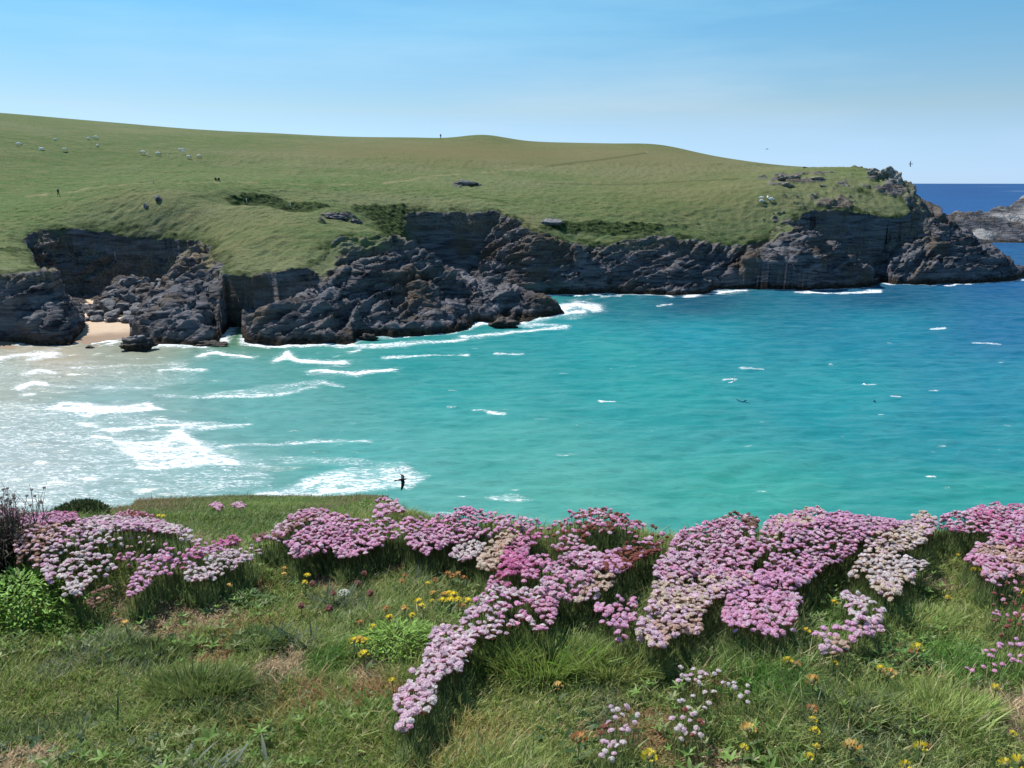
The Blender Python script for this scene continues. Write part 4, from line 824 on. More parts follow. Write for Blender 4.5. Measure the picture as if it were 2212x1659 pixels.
# brow and far tongue of the bank
x, y = scatter_xy(260000, 5.0, 15.6, .9, pad=0); x2, y2 = scatter_side(60000, 5.0, 13, 7); x = np.r_[x, x2]; y = np.r_[y, y2]; keep = inside(EDGE, x, y) & (x < 0); x, y = x[keep], y[keep]; n = len(x)
ln = rng.gamma(6, .011, n)*(1+.8*smooth(0, .5, fbm(x*.9, y*.9, 0*x, 3, 421)))*.6; cc = grass_cols(x, y, n)*np.array([.62, .74, .62])*(1+.5*fbm(x*.8, y*.8, 0*x, 3, 422)[:, None])
brow = np.clip(1-linedist(EDGE, x, y, True)[0]/1.6, 0, 1)*(y > 8); pick = rng.random(n) < brow*.8; cc[pick] = np.array([.30, .20, .12])*rng.uniform(.7, 1.3, (pick.sum(), 1))
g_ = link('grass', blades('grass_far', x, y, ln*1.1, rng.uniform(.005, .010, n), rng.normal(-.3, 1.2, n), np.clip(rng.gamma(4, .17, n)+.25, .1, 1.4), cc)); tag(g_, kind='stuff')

def tuft_obj(name, px, py, n, rad, ln, col_, label, cat, group=None, lean=(.25, 1.1), wd=(.003, .005), ldir=None, sq=.6):
    a, b, _ = onfg(px, py, .02); cx, cy = float(a[0]), float(b[0]); cz = float(fgz(cx, cy))
    ang = rng.uniform(0, 6.283, n); rr = rad*np.sqrt(rng.random(n)); x = cx+rr*np.cos(ang); y = cy+rr*np.sin(ang)*sq
    L = rng.uniform(ln[0], ln[1], n)*.6; ld = ang+rng.normal(0, .35, n) if ldir is None else rng.normal(ldir, .5, n)
    le = rng.uniform(lean[0], lean[1], n)
    c = np.array(col_)*np.array([3.2, 2.7, 2.3])*rng.uniform(.7, 1.3, (n, 1)); c = c*(1+rng.normal(0, .08, (n, 3)))
    root = link(name, blades(name, x, y, L, rng.uniform(wd[0], wd[1], n), ld, le, np.abs(c), None, (cx, cy, cz))); root.location = (cx, cy, cz)
    return tag(root, label, cat, group)
TG = 'long grass tussocks in the turf'
for (px, py, n, rad, ln, c, lb) in ((1180, 1440, 1500, .20, (.12, .26), (.075, .12, .035), 'long-bladed grass tussock under the arm of the front thrift cushion'), (1330, 1440, 1200, .17, (.1, .2), (.10, .14, .05), 'grass tussock right of the bright green leafy sprout'),
                                   (1060, 1420, 900, .15, (.12, .24), (.07, .11, .03), 'grass tussock tight against the lower side of the front thrift cushion'), (430, 1478, 1300, .17, (.08, .16), (.055, .085, .028), 'dark green tussock in the middle of the left slope'),
                                   (330, 1405, 900, .13, (.07, .13), (.045, .075, .022), 'small dark tussock below the straw-coloured patch'), (2030, 1530, 1300, .17, (.09, .18), (.11, .16, .055), 'bright arching tussock near the bare earth at the right edge'),
                                   (1850, 1530, 1000, .17, (.08, .17), (.085, .12, .045), 'matted grey-green tussock in the lower right turf'), (1620, 1430, 900, .14, (.08, .16), (.07, .12, .035), 'leafy green tussock below the large right-hand cushion'),
                                   (1980, 1340, 1100, .17, (.08, .17), (.095, .14, .05), 'arching tussock between the cream cushion and the right edge'), (560, 1385, 700, .10, (.09, .16), (.06, .095, .04), 'blue-green tussock right of the straw-coloured patch')):
    tuft_obj('grass_tussock', px, py, n, rad, ln, c, lb, 'grass tussock', TG)

# ------------------------------------------------------------------ thrift
PAL = {'pink': (.97, .60, .77), 'pale': (.98, .76, .84), 'white': (.95, .86, .85), 'tan': (.82, .64, .54), 'cream': (.90, .78, .66), 'magenta': (.85, .38, .60), 'mauve': (.95, .64, .82), 'red': (.50, .22, .17), 'brown': (.46, .30, .24)}
def head_tpl(seed, c):
    r = random.Random(seed); T = Tpl(); R = .0122; c = np.array(c)
    ball(T, (0, 0, .002), (R*.86, R*.86, R*.60), 8, 5, tuple(c*.62))
    T.c = [tuple((c*.95 if p[2] > 0 else np.array([.30, .15, .10]))) for p in T.v]
    for k in range(30):
        th = math.acos(1-r.random()*1.08); ph = k*2.39996+r.uniform(-.3, .3)
        d = Vector((math.sin(th)*math.cos(ph), math.sin(th)*math.sin(ph), math.cos(th)*.72+.06)); a = d.cross(Vector((0, 0, 1))).normalized() if th > .1 else Vector((1, 0, 0)); b = a.cross(d).normalized()
        s_ = R*r.uniform(.26, .36); p0 = d*R*.72; p1 = d*R*r.uniform(.95, 1.12); tw = r.uniform(-.5, .5); a2 = a*math.cos(tw)+b*math.sin(tw); b2 = b*math.cos(tw)-a*math.sin(tw)
        f_ = r.uniform(.82, 1.12)
        T.add([p0-a2*s_*.4, p0+a2*s_*.4, p1+a2*s_+b2*s_*.5, p1+b2*s_*1.1, p1-a2*s_+b2*s_*.4], [(0, 1, 2, 3, 4)], tuple(np.clip(c*f_, 0, .92)))
    return T
HT = {k: [head_tpl(i*10+j, c) for j in range(3)] for i, (k, c) in enumerate(PAL.items())}
HM = {k: [t.mesh('flower_head', [M_PETAL], False) for t in v] for k, v in HT.items()}
def z6(L): return [(a*.3749, b*.3749+1036.9) for a, b in L]
def z7(L): return [(a*.3749+734.5, b*.3749+1036.9) for a, b in L]
def z8(L): return [(a*.3749+1469, b*.3749+1036.9) for a, b in L]
CL = [
 (z6([(110, 235), (200, 205), (300, 190), (440, 190), (450, 225), (330, 232), (340, 250), (250, 262), (120, 262)]), 'magenta pink mauve', 1.0, .16, 'magenta-pink thrift cushion furthest left, behind the dark twigs, in full colour'),
 (z6([(0, 150), (60, 160), (160, 190), (260, 180), (200, 210), (100, 240), (0, 240)]), 'pink brown pale', .6, .14, 'faded thrift behind the dry twigs beside the left edge'),
 (z6([(80, 330), (130, 270), (250, 255), (390, 270), (330, 320), (260, 360), (235, 450), (205, 500), (180, 470), (150, 400), (110, 460), (90, 400)]), 'pale tan brown pale', .9, .15, 'faded buff-pink thrift cushion right beside the dry twiggy bush'),
 (z6([(245, 520), (255, 430), (300, 350), (380, 290), (460, 240), (560, 210), (700, 215), (850, 225), (980, 255), (1080, 300), (1165, 350), (1090, 345), (980, 305), (850, 290), (700, 295), (560, 300), (450, 335), (390, 400), (330, 430), (310, 560), (280, 600)]), 'pale white pale mauve', 1.0, .15, 'long arched thrift cushion, white-pink, curving over the left mound'),
 (z6([(340, 590), (350, 500), (420, 420), (480, 360), (560, 325), (690, 345), (700, 368), (570, 375), (480, 440), (400, 560), (420, 640), (370, 660)]), 'white pale white', .85, .14, 'white inner arc of thrift inside the long arched cushion'),
 (z6([(400, 560), (440, 480), (520, 430), (620, 420), (640, 470), (668, 520), (560, 545), (500, 610), (440, 670), (390, 650)]), 'mauve pale white', .95, .14, 'mauve rounded thrift cushion at the foot of the left mound'),
 (z6([(660, 205), (740, 180), (830, 188), (900, 215), (820, 218), (700, 218)]), 'red pink brown', .9, .14, 'thin reddish band of thrift along the top of the left mound'),
 (z6([(735, 658), (750, 590), (820, 480), (880, 430), (960, 385), (1000, 400), (950, 470), (900, 530), (840, 600), (790, 645)]), 'mauve pale pink', 1.0, .14, 'narrow pale mauve thrift cushion running down beside the magenta one'),
 (z6([(925, 545), (930, 480), (1050, 420), (1200, 375), (1330, 350), (1390, 345), (1300, 400), (1180, 430), (1100, 470), (1020, 520), (960, 550)]), 'magenta magenta mauve', 1.0, .14, 'vivid magenta diagonal thrift cushion left of centre'),
 (z6([(1070, 565), (1080, 500), (1180, 450), (1300, 410), (1480, 388), (1505, 410), (1420, 470), (1330, 500), (1230, 560), (1120, 580)]), 'white pale white', .85, .14, 'white-flowered thrift cushion below the vivid magenta one'),
 (z6([(500, 710), (560, 640), (620, 600), (640, 620), (600, 680), (530, 730)]), 'brown tan pale', .7, .11, 'small withered brownish thrift tuft below the left mound'),
 (z6([(670, 468), (690, 435), (840, 438), (860, 468), (720, 470)]), 'pink mauve', .8, .12, 'thin pink line of thrift in grass between the left mound and the narrow mauve cushion'),
 (z6([(690, 330), (880, 335), (890, 410), (760, 400)]), 'white pale tan', .22, .12, 'scattered pale thrift heads in the grass inside the left arch'),
 (z6([(1450, 325), (1560, 310), (1640, 230), (1750, 175), (1880, 180), (1900, 210), (1780, 235), (1680, 295), (1600, 350), (1500, 348)]), 'pink pale brown', .8, .14, 'slanting pink thrift strip on the brow left of the central bank'),
 (z6([(1660, 425), (1640, 370), (1720, 310), (1830, 240), (1930, 205), (2100, 240), (2250, 235), (2330, 215), (2330, 300), (2200, 360), (2060, 440), (1960, 450), (1900, 390), (1790, 420), (1700, 445)]), 'pink pale pink mauve', 1.0, .15, 'broad pink thrift cushion on the crest left of centre'),
 (z7([(370, 210), (500, 235), (620, 210), (740, 170), (860, 190), (930, 215), (1020, 230), (1150, 230), (1150, 262), (980, 290), (850, 315), (720, 335), (600, 375), (510, 425), (400, 380), (380, 300)]), 'pink mauve pale pink', 1.0, .15, 'highest pink thrift cushion on the crest at the centre, against the sea'),
 (z7([(630, 445), (650, 400), (720, 365), (830, 375), (800, 430), (700, 455)]), 'white pale', .9, .13, 'small whitish thrift patch just under the central crest cushion'),
 (z7([(790, 485), (830, 410), (880, 360), (950, 310), (1050, 280), (1015, 330), (960, 390), (905, 470), (885, 525), (820, 505)]), 'cream tan cream', 1.0, .14, 'cream going-over thrift strip beside the deep pink cushion'),
 (z7([(910, 560), (930, 480), (960, 400), (1040, 330), (1110, 290), (1170, 262), (1160, 310), (1100, 380), (1050, 425), (1220, 450), (1210, 485), (1150, 480), (1130, 560), (1060, 570), (1050, 500), (980, 552)]), 'magenta pink pink', .85, .14, 'deep pink thrift cushion right of the cream strip'),
 (z7([(1190, 265), (1330, 200), (1480, 170), (1600, 190), (1720, 240), (1860, 290), (1930, 315), (1850, 345), (1700, 330), (1600, 300), (1450, 290), (1390, 380), (1250, 405), (1180, 350)]), 'brown pink red pale pink', .62, .14, 'sparse dark-budded thrift on the green knoll of the crest'),
 (z7([(1160, 600), (1180, 540), (1240, 480), (1330, 420), (1390, 385), (1480, 410), (1520, 440), (1500, 500), (1450, 560), (1400, 640), (1330, 675), (1260, 685), (1180, 645)]), 'pale pink pale', .95, .14, 'rounded pale pink thrift cushion below the green knoll'),
 (z7([(1350, 695), (1400, 620), (1480, 560), (1580, 530), (1560, 605), (1470, 685)]), 'tan cream pale', .9, .13, 'tan withering thrift at the foot of the rounded pale cushion'),
 (z7([(1500, 445), (1560, 400), (1700, 370), (1840, 368), (1845, 400), (1700, 470), (1620, 525), (1560, 540), (1490, 510)]), 'pink mauve red', .95, .14, 'pink and rusty thrift arm reaching up right of the rounded cushion'),
 (z7([(345, 1435), (350, 1370), (320, 1330), (320, 1270), (380, 1190), (420, 1120), (490, 1060), (490, 990), (540, 920), (540, 850), (680, 830), (740, 760), (810, 680), (900, 630), (1000, 640), (1100, 630), (1200, 630), (1250, 690), (1240, 760), (1230, 830), (1160, 865), (1060, 845), (990, 845), (900, 910), (850, 920), (765, 900), (750, 1000), (680, 1060), (700, 1105), (600, 1110), (540, 1180), (540, 1290), (480, 1350), (410, 1360), (400, 1435)]), 'pale pale white pink', .98, .13, 'long pale pink thrift cushion trailing down the middle of the bank'),
 (z7([(850, 640), (860, 590), (950, 573), (975, 600), (900, 625)]), 'magenta pink brown', .8, .12, 'small magenta thrift tuft just above the long trailing cushion'),
 (z7([(1475, 730), (1540, 740), (1600, 670), (1700, 690), (1700, 800), (1640, 830), (1640, 900), (1600, 930), (1560, 850), (1475, 790)]), 'mauve pink pale', .6, .12, 'small loose mauve thrift tuft between the trailing cushion and the large right one'),
 (z7([(1480, 1595), (1500, 1450), (1560, 1340), (1700, 1330), (1735, 1400), (1740, 1480), (1620, 1500), (1560, 1600)]), 'white pale red', .40, .10, 'sparse white thrift with red-brown buds on the dry patch, bottom centre'),
 (z8([(-150, 490), (-90, 440), (0, 290), (130, 260), (180, 240), (330, 240), (420, 280), (450, 330), (560, 370), (470, 430), (400, 480), (420, 560), (250, 560), (100, 540), (-60, 560), (-140, 560)]), 'pink pale pale mauve', 1.0, .15, 'huge pink thrift cushion on the crest right of the green knoll'),
 (z8([(-250, 900), (-230, 830), (-180, 740), (-150, 640), (-140, 560), (-60, 555), (100, 535), (250, 550), (440, 560), (430, 590), (380, 600), (250, 650), (170, 700), (120, 780), (120, 880), (60, 890), (0, 860), (-100, 950), (-160, 960), (-200, 900)]), 'tan pale pale cream', .95, .14, 'buff and pale pink thrift spilling down from the huge cushion'),
 (z8([(190, 245), (250, 205), (400, 210), (450, 238), (430, 275), (330, 245)]), 'brown brown pale', .9, .14, 'brown dead-headed thrift along the crest top'),
 (z8([(470, 290), (520, 230), (620, 200), (740, 170), (850, 190), (880, 202), (800, 250), (640, 300), (570, 370), (500, 350)]), 'pale pink cream', .95, .15, 'pale buff-pink thrift cushion on the crest above the big mauve one'),
 (z8([(420, 565), (480, 500), (560, 420), (620, 330), (700, 280), (860, 210), (950, 190), (1080, 220), (1300, 240), (1250, 280), (1120, 300), (1040, 350), (1000, 400), (930, 450), (850, 480), (780, 540), (700, 600), (640, 620), (560, 575), (460, 610)]), 'mauve pink mauve pale', 1.0, .15, 'big mauve-pink thrift cushion sweeping down from the crest at right'),
 (z8([(1060, 420), (1080, 350), (1180, 290), (1300, 250), (1400, 190), (1470, 220), (1480, 280), (1400, 350), (1330, 390), (1240, 420), (1220, 450), (1420, 460), (1420, 500), (1320, 525), (1350, 590), (1285, 575), (1260, 640), (1220, 682), (1140, 650), (1100, 585), (1050, 540), (980, 555), (1000, 500)]), 'white cream pale', .95, .14, 'cream-white thrift cushion between the mauve one and the right edge'),
 (z8([(1500, 235), (1520, 200), (1620, 200), (1700, 160), (1790, 145), (2010, 165), (2010, 370), (1900, 385), (1850, 345), (1800, 330), (1720, 290), (1560, 292)]), 'pink magenta pale mauve', 1.0, .15, 'bright pink thrift cushion on the crest in the right corner'),
 (z8([(1640, 465), (1700, 400), (1710, 370), (1800, 345), (1860, 365), (2010, 395), (2010, 560), (1900, 525), (1800, 585), (1740, 555), (1760, 490)]), 'pink pale tan', .85, .14, 'pink thrift cushion directly below the bright right-corner one'),
 (z8([(250, 800), (270, 700), (290, 640), (380, 608), (520, 610), (620, 640), (700, 680), (660, 740), (665, 830), (570, 882), (500, 893), (430, 845), (300, 855)]), 'mauve pink pale', .75, .13, 'mauve thrift cushion in the turf under the big mauve-pink one'),
 (z8([(930, 672), (960, 640), (1020, 650), (1100, 690), (1175, 740), (1150, 805), (1050, 815), (990, 790), (970, 722)]), 'white pale white', .9, .12, 'compact white thrift tuft below the cream-white cushion'),
 (z8([(770, 872), (900, 850), (1140, 820), (1165, 885), (1050, 890), (970, 920), (960, 985), (820, 1005), (800, 940)]), 'tan pale mauve', .55, .11, 'loose string of buff thrift heads under the compact white tuft'),
 (z8([(1795, 590), (1990, 590), (1990, 840), (1900, 830), (1850, 880), (1805, 780)]), 'red pink brown', .30, .11, 'sparse reddish thrift heads scattered at the right edge'),
 (z8([(1650, 1065), (1800, 980), (1880, 915), (1980, 930), (1960, 1050), (1850, 1095), (1700, 1085)]), 'mauve pink', .30, .10, 'few mauve thrift heads on dark turf near the right edge'),
 (z8([(-20, 1160), (0, 1090), (80, 1080), (230, 1090), (205, 1125), (120, 1145), (95, 1182)]), 'white pale', .5, .10, 'little group of white thrift heads below the spilling cushion'),
 (z8([(-50, 1400), (0, 1280), (100, 1220), (260, 1188), (390, 1190), (392, 1265), (280, 1300), (150, 1320), (130, 1420), (110, 1482), (0, 1472)]), 'white pale red', .45, .10, 'white thrift heads with red-brown calyces on dry ground, lower right of centre'),
 (z6([(1205, 150), (1240, 128), (1290, 150), (1260, 170)]), 'pale pink', .7, .10, 'tiny pink thrift patch on the far grassy tongue, left of two'),
 (z6([(1340, 150), (1380, 132), (1420, 150), (1390, 162)]), 'pale pink', .6, .10, 'tiny pink thrift patch on the far grassy tongue, right of two'),
 (z7([(200, 190), (215, 125), (290, 118), (360, 150), (370, 185), (290, 180), (230, 210)]), 'pink pale mauve', .9, .12, 'pink thrift cushion on the outer corner of the far grassy tongue'),
]
ALLH = []
tot = 0
for ci, (poly, pals, dens, hh_, label) in enumerate(CL):
    poly = np.array(poly); pals = pals.split(); x0, y0 = poly.min(0); x1, y1 = poly.max(0); farp = ci >= 42
    nc = int((x1-x0)*(y1-y0)/2.2)+200; px = rng.uniform(x0, x1, nc); py = rng.uniform(y0, y1, nc); k = inside(poly, px, py); px, py = px[k], py[k]
    wx, wy, hit = onfg(px, py, hh_)
    md = (.0188 if not farp else .045)/max(.35, dens**.5)
    row = np.floor(wy/md).astype(np.int64); colk = np.floor(wx/md+.5*(row % 2)).astype(np.int64)
    cen = np.hypot(wx-(colk+.5-.5*(row % 2))*md, wy-(row+.5)*md); o_ = np.argsort(cen*rng.uniform(.6, 1.4, len(cen)))
    _, first = np.unique((row*100003+colk)[o_], return_index=True); keep = o_[first]; keep = keep[rng.random(len(keep)) < np.clip(.88+.75*fbm(wx[keep]*7, wy[keep]*7, 0*wx[keep], 3, 800+ci), .3, 1)]
    if dens < .7: keep = keep[rng.random(len(keep)) < .55+.45*dens]
    wx, wy = wx[keep], wy[keep]; n = len(wx)
    if not n: continue
    gz0 = fgz(wx, wy); cx, cy = float(wx.mean()), float(wy.mean()); cz = float(fgz(cx, cy))
    hz = hh_+rng.normal(0, .010, n)+.012*fbm(wx*9, wy*9, 0*wx, 2, 600+ci)
    nn = fbm(wx*5, wy*5, 0*wx, 3, 500+ci)*1.6+rng.normal(0, .45, n); pi_ = np.clip(((nn+1)/2*len(pals)).astype(int), 0, len(pals)-1)
    sc = rng.uniform(.80, 1.16, n)*(.88 if ci < 13 else 1)*(1.5 if farp else 1.0)*(.72 if dens < .52 else 1)
    root = empty('thrift_cushion', (cx, cy, cz)); tag(root, label, 'thrift', 'cushions of sea thrift in flower')
    P3 = np.stack([wx-cx, wy-cy, gz0+hz-cz], 1)
    rx_, ry_, rz_ = rng.normal(-.28, .28, n), rng.normal(0, .28, n), rng.uniform(0, 6.28, n)
    order = np.argsort(wx**2+wy**2+(gz0-H)**2); indiv = np.zeros(n, bool); indiv[order[:100]] = n <= 100 or True
    if farp: indiv[:] = False; indiv[order[:30]] = True
    for i in np.where(indiv)[0]:
        k = pals[pi_[i]]; o = bpy.data.objects.new('flower_head', HM[k][i % 3]); col.objects.link(o); o.parent = root
        o.location = P3[i]; o.rotation_euler = (rx_[i], ry_[i], rz_[i]); o.scale = (sc[i],)*3
    rest = np.where(~indiv)[0]
    if len(rest):
        tl = []; wh = np.zeros(len(rest), int)
        for a, k in enumerate(pals): tl += HT[k]; wh[pi_[rest] == a] = a*3
        wh += rng.integers(0, 3, len(rest)); R = tilt(rx_[rest], ry_[rest])@rotz(rz_[rest])*sc[rest][:, None, None]
        o = link('flower_heads', repeat(tl, wh, P3[rest], R, np.clip(rng.uniform(.85, 1.12, (len(rest), 1)), 0, 1.12)*np.ones((1, 3)), 'flower_heads', [M_PETAL], False), root); o['kind'] = 'stuff'
    st = Tpl(); tube(st, [(0, 0, -1), (0, 0, 0)], [.5, .4], 3, (.10, .11, .045), False)
    sv = np.zeros((n, 3, 3)); hgt = hz+.01; offx, offy = rng.normal(0, .012, n), rng.normal(.01, .012, n)
    sv[:, 0, 0] = .0022; sv[:, 1, 1] = .0022; sv[:, 0, 2] = -offx; sv[:, 1, 2] = -offy; sv[:, 2, 2] = hgt
    o = link('stems', repeat([st], np.zeros(n, int), P3-np.array([0, 0, .002]), sv, rng.uniform(.7, 1.3, (n, 1))*np.ones((1, 3)), 'stems', [M_LEAF], False), root); o['kind'] = 'stuff'
    nb = int(min(26000, n*(16 if not farp else 8))); ii = rng.integers(0, n, nb); bx_ = wx[ii]+rng.normal(0, .018, nb); by_ = wy[ii]+rng.normal(0, .018, nb)
    cc = np.array([.20, .27, .10])*rng.uniform(.6, 1.5, (nb, 1))
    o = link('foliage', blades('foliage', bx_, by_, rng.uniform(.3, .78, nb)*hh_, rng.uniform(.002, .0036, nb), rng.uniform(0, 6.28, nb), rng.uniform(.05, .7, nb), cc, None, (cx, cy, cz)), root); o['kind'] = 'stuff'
    tot += n


# ------------------------------------------------------------------ single flowers and leafy plants
def leaf(T, base, d, up, L, W, c, droop=.35, n=4):
    base = Vector(base); d = Vector(d).normalized(); side = d.cross(Vector((0, 0, 1))).normalized(); V = []
    for i in range(n+1):
        t_ = i/n; w = W*math.sin(math.pi*(.12+.88*t_)**.8)*.5+.0004; p = base+d*L*t_+Vector((0, 0, 1))*(up*L*t_-droop*L*t_*t_); V += [p-side*w, p+Vector((0, 0, -.18*w)), p+side*w]
    F_ = [(i*3+k, i*3+k+1, i*3+k+4, i*3+k+3) for i in range(n) for k in (0, 1)]
    cb = np.array(c); T.add(V, F_, tuple(cb*random.uniform(.8, 1.2)))
def vetch(px, py, kind, s_, label, group):
    a, b, _ = onfg(px, py, .075); x, y = float(a[0]), float(b[0]); z = float(fgz(x, y)); s_ *= 1.
    root = empty('vetch', (x, y, z)); tag(root, label, 'vetch', group)
    c1 = {'y': (.90, .70, .06), 'o': (.66, .36, .16), 'f': (.78, .48, .14)}[kind]; c2 = {'y': (.90, .78, .16), 'o': (.50, .20, .08), 'f': (.80, .58, .25)}[kind]
    T = Tpl(); ball(T, (0, 0, 0), (.007*s_, .007*s_, .006*s_), 7, 5, (.30, .30, .16)); r = random.Random(int(px*7+py))
    for k in range(20):
        th = r.uniform(.1, 1.45); ph = k*2.4; d = Vector((math.sin(th)*math.cos(ph), math.sin(th)*math.sin(ph), math.cos(th)*.8)); q_ = d*.010*s_; a_ = d.orthogonal().normalized()*.0028*s_; e = d*.0085*s_+Vector((0, 0, .002*s_))
        cc = c1 if r.random() < .65 else c2; T.add([q_-a_*.5, q_+a_*.5, q_+a_*1.2+e*.7, q_+e, q_-a_*1.2+e*.7], [(0, 1, 2, 3, 4)], tuple(np.array(cc)*r.uniform(.8, 1.1)))
    link('flower_head', T.mesh('flower_head', [M_PETAL], False), root, (0, 0, .078))
    T = Tpl(); tube(T, [(0, .012, 0), (.002, .006, .04), (0, 0, .076)], [.0016, .0014, .0012], 5, (.10, .14, .05)); link('stem', T.mesh('stem', [M_LEAF]), root)
    for k in range(3):
        T = Tpl(); an = r.uniform(0, 6.28); leaf(T, (0, .008, .005+.014*k), (math.cos(an), math.sin(an), 0), .8, .038*s_, .011*s_, (.07, .12, .035)); link('leaf', T.mesh('leaf', [M_LEAF]), root)
def P7(a, b): return (a*.3749+734.5, b*.3749+1036.9)
def P8(a, b): return (a*.3749+1469, b*.3749+1036.9)
def P6(a, b): return (a*.3749, b*.3749+1036.9)
VG = {'gold': 'yellow vetch heads dotted over the bank'}
